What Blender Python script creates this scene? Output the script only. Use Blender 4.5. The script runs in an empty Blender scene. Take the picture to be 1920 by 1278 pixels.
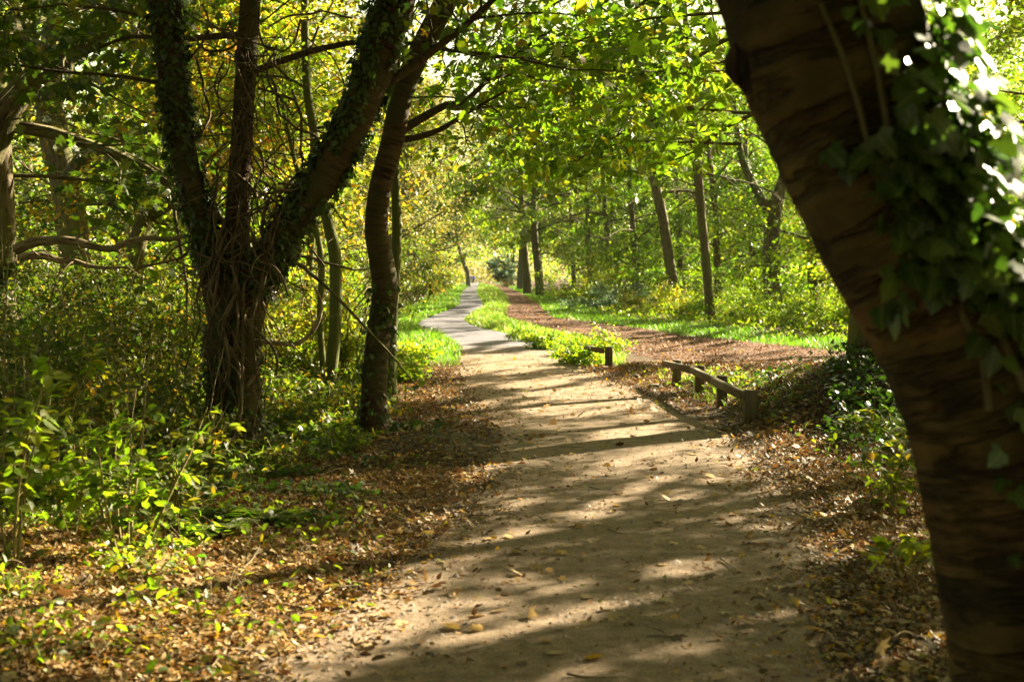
import bpy, math, random
import numpy as np
from mathutils import Vector

R = math.radians
sc = bpy.context.scene
COL = sc.collection

# ------------------------------------------------------------------ camera
F_PX, HZ, CAMZ = 2600.0, 516.0, 1.65          # focal length in photo pixels, horizon row, eye height
PITCH = math.atan((639 - HZ) / F_PX)
cam = bpy.data.cameras.new('camera')
cam.sensor_width = 36
cam.lens = 36 * F_PX / 1920
cam.clip_end = 3000
cam.clip_start = 0.05
cam.dof.use_dof = True
cam.dof.focus_distance = 16
cam.dof.aperture_fstop = 3.5
camo = bpy.data.objects.new('camera', cam)
COL.objects.link(camo)
camo.location = (0, 0, CAMZ)
camo.rotation_euler = (R(90) - PITCH, 0, 0)
sc.camera = camo

# ------------------------------------------------------------------ sky, sun, exposure
SUN_EL, SUN_AZ = R(28), R(50)                 # azimuth from +Y towards +X
SUN = np.array([math.sin(SUN_AZ) * math.cos(SUN_EL), math.cos(SUN_AZ) * math.cos(SUN_EL), math.sin(SUN_EL)])
w = bpy.data.worlds.new("World")
sc.world = w
w.use_nodes = True
nt = w.node_tree
bg = nt.nodes['Background']
sky = nt.nodes.new('ShaderNodeTexSky')
sky.sky_type = 'NISHITA'
sky.sun_disc = False
sky.sun_elevation = SUN_EL
sky.sun_rotation = SUN_AZ
sky.dust_density = 2.0
tint = nt.nodes.new('ShaderNodeMix')           # the photograph's warm white balance
tint.data_type = 'RGBA'
tint.blend_type = 'MULTIPLY'
tint.inputs[0].default_value = 1
tint.inputs[7].default_value = (1.0, .83, .46, 1)
nt.links.new(sky.outputs[0], tint.inputs[6])
nt.links.new(tint.outputs[2], bg.inputs[0])
bg.inputs[1].default_value = 0.05
sl = bpy.data.lights.new('sun', 'SUN')
sl.energy = 5.0
sl.angle = R(0.45)
sl.color = (1.0, 0.87, 0.62)
so = bpy.data.objects.new('sun', sl)
COL.objects.link(so)
so.rotation_euler = Vector(SUN).to_track_quat('Z', 'Y').to_euler()
so.location = (30, 30, 30)
sc.view_settings.view_transform = 'Standard'
sc.view_settings.look = 'None'
sc.view_settings.exposure = 2.9
sc.view_settings.gamma = 1
try:
    sc.cycles.use_denoising = True
    sc.cycles.denoiser = 'OPENIMAGEDENOISE'
    sc.cycles.denoising_input_passes = 'RGB_ALBEDO_NORMAL'
    sc.cycles.max_bounces = 6
    sc.cycles.diffuse_bounces = 4
    sc.cycles.glossy_bounces = 2
    sc.cycles.transmission_bounces = 4
    sc.cycles.sample_clamp_indirect = 6
    sc.cycles.caustics_reflective = False
    sc.cycles.caustics_refractive = False
    sc.cycles.use_adaptive_sampling = True
    sc.cycles.adaptive_threshold = 0.02
except Exception as e:
    print('cycles settings', e)

# ------------------------------------------------------------------ maths helpers
def P(px, py, d):
    """World point seen at photo pixel (px,py) at depth y = d metres."""
    cp, sp = math.cos(PITCH), math.sin(PITCH)
    v = 639 - py
    dx, dy, dz = px - 960, F_PX * cp + v * sp, -F_PX * sp + v * cp
    t = d / dy
    return np.array([dx * t, d, CAMZ + dz * t])

def G(px, py, z=0.0):
    """Ground point (height z) seen at a photo pixel."""
    p = P(px, py, 1.0)
    dz = p[2] - CAMZ
    t = (z - CAMZ) / dz
    return np.array([p[0] * t, t, z])

def sstep(a, b, x):
    t = np.clip((np.asarray(x, float) - a) / (b - a), 0, 1)
    return t * t * (3 - 2 * t)

def _h(ix, iy, iz, seed):
    n = (ix.astype(np.int64) * 374761393 + iy.astype(np.int64) * 668265263 + iz.astype(np.int64) * 2147483647 + seed * 1274126177)
    n = (n ^ (n >> 13)) * 1274126177
    n = n & 0x7fffffff
    n = (n ^ (n >> 16))
    return (n & 0xffff) / 65535.0

def noise3(x, y, z=0.0, seed=0):
    x, y, z = np.broadcast_arrays(np.asarray(x, float), np.asarray(y, float), np.asarray(z, float))
    ix, iy, iz = np.floor(x), np.floor(y), np.floor(z)
    fx, fy, fz = x - ix, y - iy, z - iz
    fx, fy, fz = [f * f * (3 - 2 * f) for f in (fx, fy, fz)]
    out = 0
    for a in (0, 1):
        for b in (0, 1):
            for c in (0, 1):
                wgt = (fx if a else 1 - fx) * (fy if b else 1 - fy) * (fz if c else 1 - fz)
                out = out + wgt * _h(ix + a, iy + b, iz + c, seed)
    return out

def fbm(x, y, z=0.0, seed=0, o=3):
    s, a, t = 0, 1.0, 0
    for i in range(o):
        s = s + a * noise3(np.asarray(x) * 2 ** i, np.asarray(y) * 2 ** i, np.asarray(z) * 2 ** i, seed + i * 17)
        t += a
        a *= 0.5
    return s / t

# ------------------------------------------------------------------ layout: path, track, relief
PATH = np.array([(-12, -.9), (0, -.35), (5.63, .11), (7.35, .48), (9.9, .9), (15.1, 1.05), (17.6, .78), (20.5, .47), (24.7, .13), (28.5, -.02), (31.5, -.15), (34.6, -.45), (39.4, -1.15), (43, -1.85), (46.5, -2.3), (50, -2.48),
                 (55, -2.50), (62, -2.4), (70, -2.25), (79, -2.3), (93, -2.8), (110, -3.4), (148, -4.5), (200, -5.6), (286, -7.7), (420, -11)])
TRACK = np.array([(-12, 13), (8, 10.2), (15, 8.6), (20, 7.0), (24, 5.9), (30, 4.7), (38, 3.1), (43, 2.6), (47, 2.0), (53.6, .7), (60, .6), (66, .62), (82, .72), (119, .2), (187, -1.2), (286, -5), (420, -9)])
TRACK_W = np.array([(8, 1.9), (24, 2.3), (30, 2.3), (38, 1.6), (47, 1.25), (54, .95), (119, .8), (420, .9)])
def pcx(y): return np.interp(y, PATH[:, 0], PATH[:, 1])
def phw(y): return np.interp(y, [0, 8, 18, 25, 34, 46, 53, 80, 110, 300], [1.2, 1.2, 1.2, 1.1, 1.02, .95, .75, .72, .78, .85])
def tcx(y): return np.interp(y, TRACK[:, 0], TRACK[:, 1])
def thw(y): return np.interp(y, TRACK_W[:, 0], TRACK_W[:, 1])
def dpath(x, y): return np.abs(x - pcx(y)) - phw(y)      # <0 on the path
def dtrack(x, y): return np.abs(x - tcx(y)) - thw(y)

def gh(x, y):
    """Ground height."""
    x, y = np.asarray(x, float), np.asarray(y, float)
    m = sstep(0.1, 1.6, dpath(x, y)) * sstep(0.1, 1.2, dtrack(x, y))
    h = (fbm(x * .5, y * .5, 0, 3) - .5) * .22 * m
    h = h + .16 * np.exp(-(((x + .75) / .75) ** 2 + ((y - 13.3) / .9) ** 2)) * sstep(-.1, .5, dpath(x, y))
    h = h - np.maximum(h + .02, 0) * np.exp(-(((x + 2.6) / 1.6) ** 2 + ((y - 12.6) / 2.2) ** 4))      # flat apron before the forked tree
    h = h + .62 * np.exp(-((np.maximum(np.hypot((x - 4.5) / 1.0, (y - 16.3) / 1.15) - .35, 0) / 1.25) ** 2)) * sstep(.1, .9, dpath(x, y))
    h = h + .15 * sstep(3, 12, -x - 3) * m
    return h

# ------------------------------------------------------------------ mesh builder
TPL = {
    'quad': ([(0, 0, 0), (.45, .30, .06), (1, 0, -.04), (.45, -.30, .06)], [(0, 1, 2, 3)]),
    'oval': ([(0, 0, 0), (.28, .24, .05), (.68, .22, .03), (1, 0, -.10), (.68, -.22, .03), (.28, -.24, .05), (.5, 0, -.02)],
             [(0, 6, 2, 1), (6, 3, 2), (0, 5, 4, 6), (6, 4, 3)]),
    'long': ([(0, 0, 0), (.3, .13, .04), (.7, .11, .0), (1, 0, -.14), (.7, -.11, .0), (.3, -.13, .04)], [(0, 3, 2, 1), (0, 5, 4, 3)]),
    'maple': ([(0, 0, 0), (.05, .30, .02), (.22, .48, -.03), (.36, .24, .03), (.66, .50, -.05), (.62, .18, .03), (1, 0, -.08),
               (.62, -.18, .03), (.66, -.50, -.05), (.36, -.24, .03), (.22, -.48, -.03), (.05, -.30, .02), (.35, 0, 0)],
              [(0, 12, 2, 1), (12, 3, 2), (12, 5, 4, 3), (12, 6, 5), (12, 7, 6), (12, 9, 8, 7), (12, 10, 9), (0, 11, 10, 12)]),
    'ivy': ([(0, 0, 0), (-.12, .30, -.02), (.18, .52, -.05), (.36, .30, .02), (.60, .34, -.02), (1, 0, -.10), (.60, -.34, -.02), (.36, -.30, .02),
             (.18, -.52, -.05), (-.12, -.30, -.02), (.3, 0, .03)],
            [(0, 10, 2, 1), (10, 3, 2), (10, 5, 4, 3), (10, 7, 6, 5), (10, 8, 7), (0, 9, 8, 10)]),
    'blade': ([(0, -.5, 0), (0, .5, 0), (.55, .35, .0), (.55, -.35, 0), (1, 0, 0)], [(0, 1, 2, 3), (3, 2, 4)]),
    'curl': ([(0, 0, .05), (.3, .26, .16), (.72, .2, .10), (1, 0, .22), (.72, -.2, .16), (.3, -.26, .08), (.5, 0, 0)],
             [(0, 6, 2, 1), (6, 3, 2), (0, 5, 4, 6), (6, 4, 3)]),
}
def _chest():
    V, Fc = [], []
    for a, L in ((0, 1), (.75, .92), (-.75, .92), (1.5, .72), (-1.5, .72)):
        c, s = math.cos(a), math.sin(a)
        k = len(V)
        for (u, v, z) in ((.04, 0, 0), (.45, .09, .03), (.72, .17, -.02), (1, 0, -.16), (.72, -.17, -.02), (.45, -.09, .03)):
            V.append(((u * c - v * s) * L, (u * s + v * c) * L, z - .10 * abs(a) * u))
        Fc += [(k, k + 3, k + 2, k + 1), (k, k + 5, k + 4, k + 3)]
    return V, Fc
TPL['chestnut'] = _chest()
TPLN = {}
for k, (V, Fc) in TPL.items():
    TPLN[k] = (np.array(V, float), np.concatenate([np.array(f) for f in Fc]), np.array([len(f) for f in Fc]))

def unit(a):
    return a / np.maximum(np.linalg.norm(a, axis=-1, keepdims=True), 1e-9)

class MB:
    def __init__(self):
        self.v, self.l, self.s, self.tc, self.hue, self.n = [], [], [], [], [], 0
    def add(self, V, loops, sizes, tc=None, hue=None):
        V = np.asarray(V, float)
        self.v.append(V)
        self.l.append(np.asarray(loops, np.int64) + self.n)
        self.s.append(np.asarray(sizes, np.int64))
        self.tc.append(np.zeros((len(V), 3)) if tc is None else np.asarray(tc, float))
        self.hue.append(np.zeros(len(V)) if hue is None else np.broadcast_to(np.asarray(hue, float), (len(V),)))
        self.n += len(V)
    def leaves(self, pos, size, tpl, hue, rng, up=1.0, axis=None, spread=.8, ax_w=1.0, nrm=None):
        pos = np.asarray(pos, float)
        N = len(pos)
        if N == 0:
            return
        T0, lp, sz = TPLN[tpl]
        size = np.broadcast_to(np.asarray(size, float), (N,))
        hue = np.broadcast_to(np.asarray(hue, float), (N,))
        base = np.array([0, 0, up]) if nrm is None else np.asarray(nrm) * up
        n = unit(base + rng.normal(0, spread, (N, 3)))
        t = rng.normal(0, 1, (N, 3))
        if axis is not None:
            t = t * .5 + np.asarray(axis) * ax_w
        t = unit(t - n * np.sum(t * n, -1, keepdims=True))
        b = np.cross(n, t)
        V = pos[:, None, :] + size[:, None, None] * (T0[None, :, 0:1] * t[:, None] + T0[None, :, 1:2] * b[:, None] + T0[None, :, 2:3] * n[:, None])
        k = len(T0)
        loops = (lp[None, :] + (np.arange(N) * k)[:, None]).ravel()
        tc = np.broadcast_to(T0[None], (N, k, 3)).reshape(-1, 3)
        self.add(V.reshape(-1, 3), loops, np.tile(sz, N), tc, np.repeat(hue, k))
    def tube(self, pts, rad, sides=8, seg=None, rough=0.0, rscale=6.0, seed=0, cap=True, bump=None, v0=0.0):
        pts, rad = np.asarray(pts, float), np.asarray(rad, float)
        if seg:
            pts, rad = smooth(pts, rad, seg)
        n = len(pts)
        tan = unit(np.gradient(pts, axis=0))
        ref = np.array([1.0, 0, 0]) if abs(tan[0][0]) < .8 else np.array([0, 1.0, 0])
        A = np.zeros((n, 3))
        a = ref
        for i in range(n):
            a = a - tan[i] * a.dot(tan[i])
            a = a / np.linalg.norm(a)
            A[i] = a
        B = np.cross(tan, A)
        L = np.concatenate([[0], np.cumsum(np.linalg.norm(np.diff(pts, axis=0), axis=1))]) + v0
        th = np.linspace(0, 2 * np.pi, sides, endpoint=False)
        c, s = np.cos(th), np.sin(th)
        rr = np.repeat(rad[:, None], sides, 1)
        tcx_ = rr * c[None]
        tcy_ = rr * s[None]
        tcz_ = np.repeat(L[:, None], sides, 1)
        if rough > 0:
            rr = rr * (1 + rough * (fbm(tcx_ * rscale + 31 * seed, tcy_ * rscale, tcz_ * rscale * .45, seed) - .5) * 2)
        if bump is not None:
            rr = rr * bump(th[None], L[:, None])
        V = pts[:, None] + rr[:, :, None] * (A[:, None] * c[None, :, None] + B[:, None] * s[None, :, None])
        i = np.arange(n - 1)[:, None] * sides
        j = np.arange(sides)[None]
        j2 = (j + 1) % sides
        q = np.stack([i + j, i + j2, i + sides + j2, i + sides + j], -1).reshape(-1)
        self.add(V.reshape(-1, 3), q, np.full((n - 1) * sides, 4), np.stack([tcx_, tcy_, tcz_], -1).reshape(-1, 3))
        if cap:
            k = self.n - n * sides
            self.l.append(np.concatenate([k + (n - 1) * sides + np.arange(sides), k + np.arange(sides)[::-1]]))
            self.s.append(np.array([sides, sides]))
    def box(self, c, size, rotz=0.0, bev=0.012, axes=None):
        """Bevelled box; axes = 3 unit vectors (optional)."""
        x, y, z = np.asarray(size) / 2
        X = np.eye(3) if axes is None else np.asarray(axes)
        if axes is None:
            X = np.array([[math.cos(rotz), math.sin(rotz), 0], [-math.sin(rotz), math.cos(rotz), 0], [0, 0, 1]])
        rings = []
        for zz, k in ((-z, bev), (-z + bev, 0), (z - bev, 0), (z, bev)):
            xx, yy = x - k, y - k
            bb = bev * .7
            rings.append([(xx - bb, -yy, zz), (xx, -yy + bb, zz), (xx, yy - bb, zz), (xx - bb, yy, zz), (-xx + bb, yy, zz), (-xx, yy - bb, zz), (-xx, -yy + bb, zz), (-xx + bb, -yy, zz)])
        loc = np.array(rings).reshape(-1, 3)
        V = np.asarray(c) + loc @ X
        lp, sz = [], []
        for r in range(3):
            for j in range(8):
                j2 = (j + 1) % 8
                lp += [r * 8 + j, r * 8 + j2, r * 8 + 8 + j2, r * 8 + 8 + j]
                sz.append(4)
        lp += list(range(24, 32)) + list(range(7, -1, -1))
        sz += [8, 8]
        self.add(V, lp, sz, loc)
    def grid(self, X, Y, Z, hue=None):
        ny, nx = X.shape
        V = np.stack([X, Y, Z], -1).reshape(-1, 3)
        i = np.arange(ny - 1)[:, None] * nx
        j = np.arange(nx - 1)[None]
        q = np.stack([i + j, i + j + 1, i + nx + j + 1, i + nx + j], -1).reshape(-1)
        self.add(V, q, np.full((ny - 1) * (nx - 1), 4), V, None if hue is None else hue.reshape(-1))
    def mesh(self, name, mat, shade=True):
        V = np.concatenate(self.v)
        L = np.concatenate(self.l)
        S = np.concatenate(self.s)
        me = bpy.data.meshes.new(name)
        me.vertices.add(len(V))
        me.vertices.foreach_set('co', V.astype(np.float32).ravel())
        me.loops.add(len(L))
        me.loops.foreach_set('vertex_index', L.astype(np.int32))
        me.polygons.add(len(S))
        me.polygons.foreach_set('loop_start', np.concatenate([[0], np.cumsum(S)[:-1]]).astype(np.int32))
        try:
            me.polygons.foreach_set('loop_total', S.astype(np.int32))
        except Exception:
            pass
        a = me.attributes.new('tc', 'FLOAT_VECTOR', 'POINT')
        a.data.foreach_set('vector', np.concatenate(self.tc).astype(np.float32).ravel())
        a = me.attributes.new('hue', 'FLOAT', 'POINT')
        a.data.foreach_set('value', np.concatenate(self.hue).astype(np.float32))
        me.update(calc_edges=True)
        me.validate()
        if shade:
            me.polygons.foreach_set('use_smooth', np.ones(len(me.polygons), bool))
        me.materials.append(mat)
        return me
    def build(self, name, mat, parent=None, shade=True, origin=None):
        """Link the collected shapes as ONE mesh object (parent given: as a part)."""
        if not self.v:
            return None
        o = None
        base = np.array(parent.location) if parent is not None else (np.zeros(3) if origin is None else np.asarray(origin, float))
        if parent is not None and parent.parent is not None:
            base = base + np.array(parent.parent.location)
        self.v = [v - base for v in self.v]
        o = bpy.data.objects.new(name, self.mesh(name, mat, shade))
        COL.objects.link(o)
        if parent is not None:
            o.parent = parent
        else:
            o.location = base
        return o

def smooth(pts, rad, seg):
    """Catmull-Rom resample."""
    n = len(pts)
    t = np.linspace(0, n - 1, seg)
    i = np.clip(np.floor(t).astype(int), 0, n - 2)
    f = (t - i)[:, None]
    g = lambda k: pts[np.clip(k, 0, n - 1)]
    p0, p1, p2, p3 = g(i - 1), g(i), g(i + 1), g(i + 2)
    q = .5 * ((2 * p1) + (-p0 + p2) * f + (2 * p0 - 5 * p1 + 4 * p2 - p3) * f ** 2 + (-p0 + 3 * p1 - 3 * p2 + p3) * f ** 3)
    return q, np.interp(t, np.arange(n), rad)

def tag(o, label=None, cat=None, group=None, kind=None):
    if label: o['label'] = label
    if cat: o['category'] = cat
    if group: o['group'] = group
    if kind: o['kind'] = kind
    return o

def empty(name, loc, label=None, cat=None, group=None):
    o = bpy.data.objects.new(name, None)
    COL.objects.link(o)
    o.location = loc
    o.empty_display_size = .2
    return tag(o, label, cat, group)

def copy_tree(src, loc, rz, sca=1.0, label=None, group=None):
    r = src.copy()
    COL.objects.link(r)
    r.location = loc
    r.rotation_euler = (0, 0, rz)
    r.scale = (sca, sca, sca)
    if label: r['label'] = label
    if group: r['group'] = group
    for ch in list(src.children):
        c = ch.copy()
        COL.objects.link(c)
        c.parent = r
        for gch in ch.children:
            d = gch.copy()
            COL.objects.link(d)
            d.parent = c
    return r

# ------------------------------------------------------------------ materials
def newmat(name):
    m = bpy.data.materials.new(name)
    m.use_nodes = True
    nt = m.node_tree
    nt.nodes.clear()
    return m, nt, nt.nodes.new('ShaderNodeOutputMaterial')

def ramp(nt, fac, stops):
    r = nt.nodes.new('ShaderNodeValToRGB')
    e = r.color_ramp.elements
    while len(e) < len(stops):
        e.new(.5)
    for i, (p, c) in enumerate(stops):
        e[i].position = p
        e[i].color = (*c, 1)
    nt.links.new(fac, r.inputs[0])
    return r.outputs[0]

def attr(nt, name):
    a = nt.nodes.new('ShaderNodeAttribute')
    a.attribute_name = name
    return a

def noise_n(nt, vec, scale, detail=4, rough=.6, sx=(1, 1, 1)):
    mp = nt.nodes.new('ShaderNodeMapping')
    mp.inputs['Scale'].default_value = sx
    nt.links.new(vec, mp.inputs[0])
    n = nt.nodes.new('ShaderNodeTexNoise')
    n.inputs['Scale'].default_value = scale
    n.inputs['Detail'].default_value = detail
    n.inputs['Roughness'].default_value = rough
    nt.links.new(mp.outputs[0], n.inputs['Vector'])
    return n.outputs['Fac']

def math_n(nt, op, a, b):
    n = nt.nodes.new('ShaderNodeMath')
    n.operation = op
    for i, x in enumerate((a, b)):
        if isinstance(x, (int, float)):
            n.inputs[i].default_value = x
        else:
            nt.links.new(x, n.inputs[i])
    return n.outputs[0]

def mix_c(nt, fac, a, b, mode='MIX'):
    n = nt.nodes.new('ShaderNodeMix')
    n.data_type = 'RGBA'
    n.blend_type = mode
    for sock, x in ((n.inputs[0], fac), (n.inputs[6], a), (n.inputs[7], b)):
        if isinstance(x, (int, float)):
            sock.default_value = x
        elif isinstance(x, tuple):
            sock.default_value = (*x, 1)
        else:
            nt.links.new(x, sock)
    return n.outputs[2]

def leaf_mat(name, stops, tstops, trans=.5, rough=.45, spec=.35):
    m, nt, out = newmat(name)
    h = attr(nt, 'hue').outputs['Fac']
    tcv = attr(nt, 'tc').outputs['Vector']
    col = ramp(nt, h, stops)
    tcol = ramp(nt, h, tstops)
    # midrib and blotches that belong to the leaf
    geo = nt.nodes.new('ShaderNodeNewGeometry')
    bl = noise_n(nt, geo.outputs['Position'], 22, 2)
    col = mix_c(nt, math_n(nt, 'MULTIPLY', bl, .35), col, (.10, .075, .012))
    sep = nt.nodes.new('ShaderNodeSeparateXYZ')
    nt.links.new(tcv, sep.inputs[0])
    ay = math_n(nt, 'ABSOLUTE', sep.outputs[1], 0)
    rib = ramp(nt, ay, [(.012, (.55, .55, .55)), (.04, (0, 0, 0))])
    vein = math_n(nt, 'SINE', math_n(nt, 'MULTIPLY', math_n(nt, 'SUBTRACT', sep.outputs[0], math_n(nt, 'MULTIPLY', ay, .8)), 48), 0)
    vf = math_n(nt, 'ADD', rib, ramp(nt, vein, [(.82, (0, 0, 0)), (1, (.3, .3, .3))]))
    col = mix_c(nt, vf, col, (.24, .24, .07))
    b = nt.nodes.new('ShaderNodeBsdfPrincipled')
    b.inputs['Roughness'].default_value = rough
    b.inputs['Specular IOR Level'].default_value = spec
    nt.links.new(col, b.inputs['Base Color'])
    t = nt.nodes.new('ShaderNodeBsdfTranslucent')
    nt.links.new(tcol, t.inputs['Color'])
    mx = nt.nodes.new('ShaderNodeMixShader')
    mx.inputs[0].default_value = trans
    nt.links.new(b.outputs[0], mx.inputs[1])
    nt.links.new(t.outputs[0], mx.inputs[2])
    nt.links.new(mx.outputs[0], out.inputs[0])
    return m

M = {}
GREEN = [(0, (.030, .060, .008)), (.45, (.065, .105, .012)), (.75, (.13, .14, .015)), (1, (.26, .17, .018))]
TGREEN = [(0, (.10, .25, .008)), (.45, (.28, .48, .010)), (.78, (.50, .56, .014)), (1, (.70, .47, .016))]
M['leaf'] = leaf_mat('leaf_green', GREEN, TGREEN)
M['leaf_shaded'] = leaf_mat('leaf_shaded_green', [(0, (.022, .045, .007)), (.5, (.045, .080, .011)), (.85, (.10, .11, .014)), (1, (.28, .16, .018))],  # darker leaf greens: the gloom of the shaded wood put into the colour
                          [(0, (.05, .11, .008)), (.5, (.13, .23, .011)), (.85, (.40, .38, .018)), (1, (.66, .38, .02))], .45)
M['leaf_gold'] = leaf_mat('leaf_gold', [(0, (.06, .08, .010)), (.4, (.15, .14, .014)), (.7, (.28, .18, .018)), (1, (.34, .13, .015))],
                          [(0, (.19, .28, .012)), (.4, (.36, .38, .016)), (.7, (.60, .42, .02)), (1, (.68, .30, .018))])
M['leaf_pale'] = leaf_mat('leaf_pale', [(0, (.10, .10, .03)), (.5, (.20, .17, .055)), (1, (.30, .19, .06))],
                          [(0, (.16, .21, .03)), (.5, (.30, .29, .06)), (1, (.46, .32, .08))])
M['leaf_blue'] = leaf_mat('leaf_bluish', [(0, (.06, .105, .065)), (.6, (.10, .16, .09)), (1, (.15, .20, .10))],
                          [(0, (.10, .20, .09)), (.6, (.16, .28, .12)), (1, (.26, .36, .12))], .35)
M['ivy'] = leaf_mat('leaf_ivy', [(0, (.012, .034, .006)), (.55, (.030, .068, .011)), (1, (.08, .12, .02))],
                    [(0, (.03, .09, .008)), (.55, (.09, .22, .012)), (1, (.20, .34, .02))], .32, .36, .35)
M['grass'] = leaf_mat('grass_blade', [(0, (.04, .085, .008)), (.5, (.09, .15, .012)), (.8, (.22, .22, .05)), (1, (.40, .33, .14))],
                      [(0, (.08, .26, .008)), (.5, (.20, .40, .012)), (.8, (.55, .55, .08)), (1, (.7, .58, .22))], .5, .4, .3)
M['litter'] = leaf_mat('litter_leaf', [(0, (.05, .026, .011)), (.3, (.14, .070, .026)), (.55, (.32, .165, .055)), (.75, (.52, .38, .20)), (.92, (.48, .28, .03)), (1, (.16, .19, .02))],
                       [(0, (.08, .03, .01)), (.3, (.20, .08, .02)), (.55, (.34, .17, .05)), (.75, (.5, .36, .18)), (.92, (.62, .36, .02)), (1, (.3, .36, .02))], .25, .5, .25)

def bark_mat(name, c0, c1, moss, moss_amt, style='ridge', bump=.5, scale=1.0):
    m, nt, out = newmat(name)
    v = attr(nt, 'tc').outputs['Vector']
    if style == 'cherry':
        n1 = noise_n(nt, v, 9 * scale, 6, .7, (.35, .35, 2.6))
        n2 = noise_n(nt, v, 30 * scale, 4, .7, (.25, .25, 1.6))
    else:
        n1 = noise_n(nt, v, 16 * scale, 6, .7, (1.6, 1.6, .28))
        n2 = noise_n(nt, v, 40 * scale, 4, .7, (1, 1, .4))
    n3 = noise_n(nt, v, 2.2, 4, .65)
    hgt = math_n(nt, 'ADD', math_n(nt, 'MULTIPLY', n1, .75), math_n(nt, 'MULTIPLY', n2, .25))
    col = ramp(nt, hgt, [(.40, c0), (.56, c1)])
    mf = ramp(nt, n3, [(.5 - moss_amt * .35, (0, 0, 0)), (.72 - moss_amt * .35, (1, 1, 1))])
    col = mix_c(nt, math_n(nt, 'MULTIPLY', mf, .8), col, moss)
    b = nt.nodes.new('ShaderNodeBsdfPrincipled')
    b.inputs['Roughness'].default_value = .85
    b.inputs['Specular IOR Level'].default_value = .2
    nt.links.new(col, b.inputs['Base Color'])
    bp = nt.nodes.new('ShaderNodeBump')
    bp.inputs['Strength'].default_value = bump
    bp.inputs['Distance'].default_value = .04
    nt.links.new(hgt, bp.inputs['Height'])
    nt.links.new(bp.outputs[0], b.inputs['Normal'])
    nt.links.new(b.outputs[0], out.inputs[0])
    return m
M['bark'] = bark_mat('bark_brown', (.035, .022, .013), (.15, .10, .060), (.10, .11, .02), .35)
M['bark_oak'] = bark_mat('bark_oak', (.022, .015, .009), (.19, .145, .085), (.13, .14, .025), .30, 'ridge', 1.0, .85)
M['bark_cherry'] = bark_mat('bark_cherry', (.020, .011, .006), (.115, .066, .033), (.055, .058, .014), .35, 'cherry', .7, 1.2)
M['bark_near'] = bark_mat('bark_near_cherry', (.028, .016, .007), (.155, .090, .033), (.075, .064, .016), .40, 'cherry', 1.0, .52)
def near_bark():
    m = M['bark_near']
    nt = m.node_tree
    b = [n for n in nt.nodes if n.type == 'BSDF_PRINCIPLED'][0]
    base = b.inputs['Base Color'].links[0].from_socket
    v = attr(nt, 'tc').outputs['Vector']
    wob = noise_n(nt, v, 2.6, 4, .6, (1.0, 1.0, 1.0))
    band = noise_n(nt, v, 4.2, 4, .6, (.35, .35, 2.0))
    rid = math_n(nt, 'ABSOLUTE', math_n(nt, 'SUBTRACT', math_n(nt, 'ADD', band, math_n(nt, 'MULTIPLY', wob, .10)), .55), 0)
    line = ramp(nt, rid, [(.0, (.0, .0, .0)), (.05, (1, 1, 1))])
    blot = ramp(nt, wob, [(.40, (.35, .30, .22)), (.62, (1.15, 1.05, .9))])
    c = mix_c(nt, 1.0, mix_c(nt, .22, base, line, 'MULTIPLY'), blot, 'MULTIPLY')
    nt.links.new(c, b.inputs['Base Color'])
    bp = nt.nodes.new('ShaderNodeBump')
    bp.inputs['Strength'].default_value = .9
    bp.inputs['Distance'].default_value = .05
    nt.links.new(line, bp.inputs['Height'])
    nt.links.new(b.inputs['Normal'].links[0].from_socket, bp.inputs['Normal'])
    nt.links.new(bp.outputs[0], b.inputs['Normal'])
near_bark()
M['bark_green'] = bark_mat('bark_mossy', (.035, .030, .014), (.12, .10, .045), (.09, .11, .022), .65)
M['bark_grey'] = bark_mat('bark_grey', (.06, .055, .045), (.20, .18, .15), (.11, .12, .05), .3)
M['vine'] = bark_mat('vine_stem', (.045, .03, .018), (.19, .135, .075), (.10, .10, .03), .15)
M['dead'] = bark_mat('dead_wood', (.08, .055, .03), (.34, .26, .15), (.12, .12, .03), .1)
M['stem'] = bark_mat('shoot_stem', (.12, .08, .035), (.30, .22, .10), (.16, .17, .04), .4)

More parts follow.
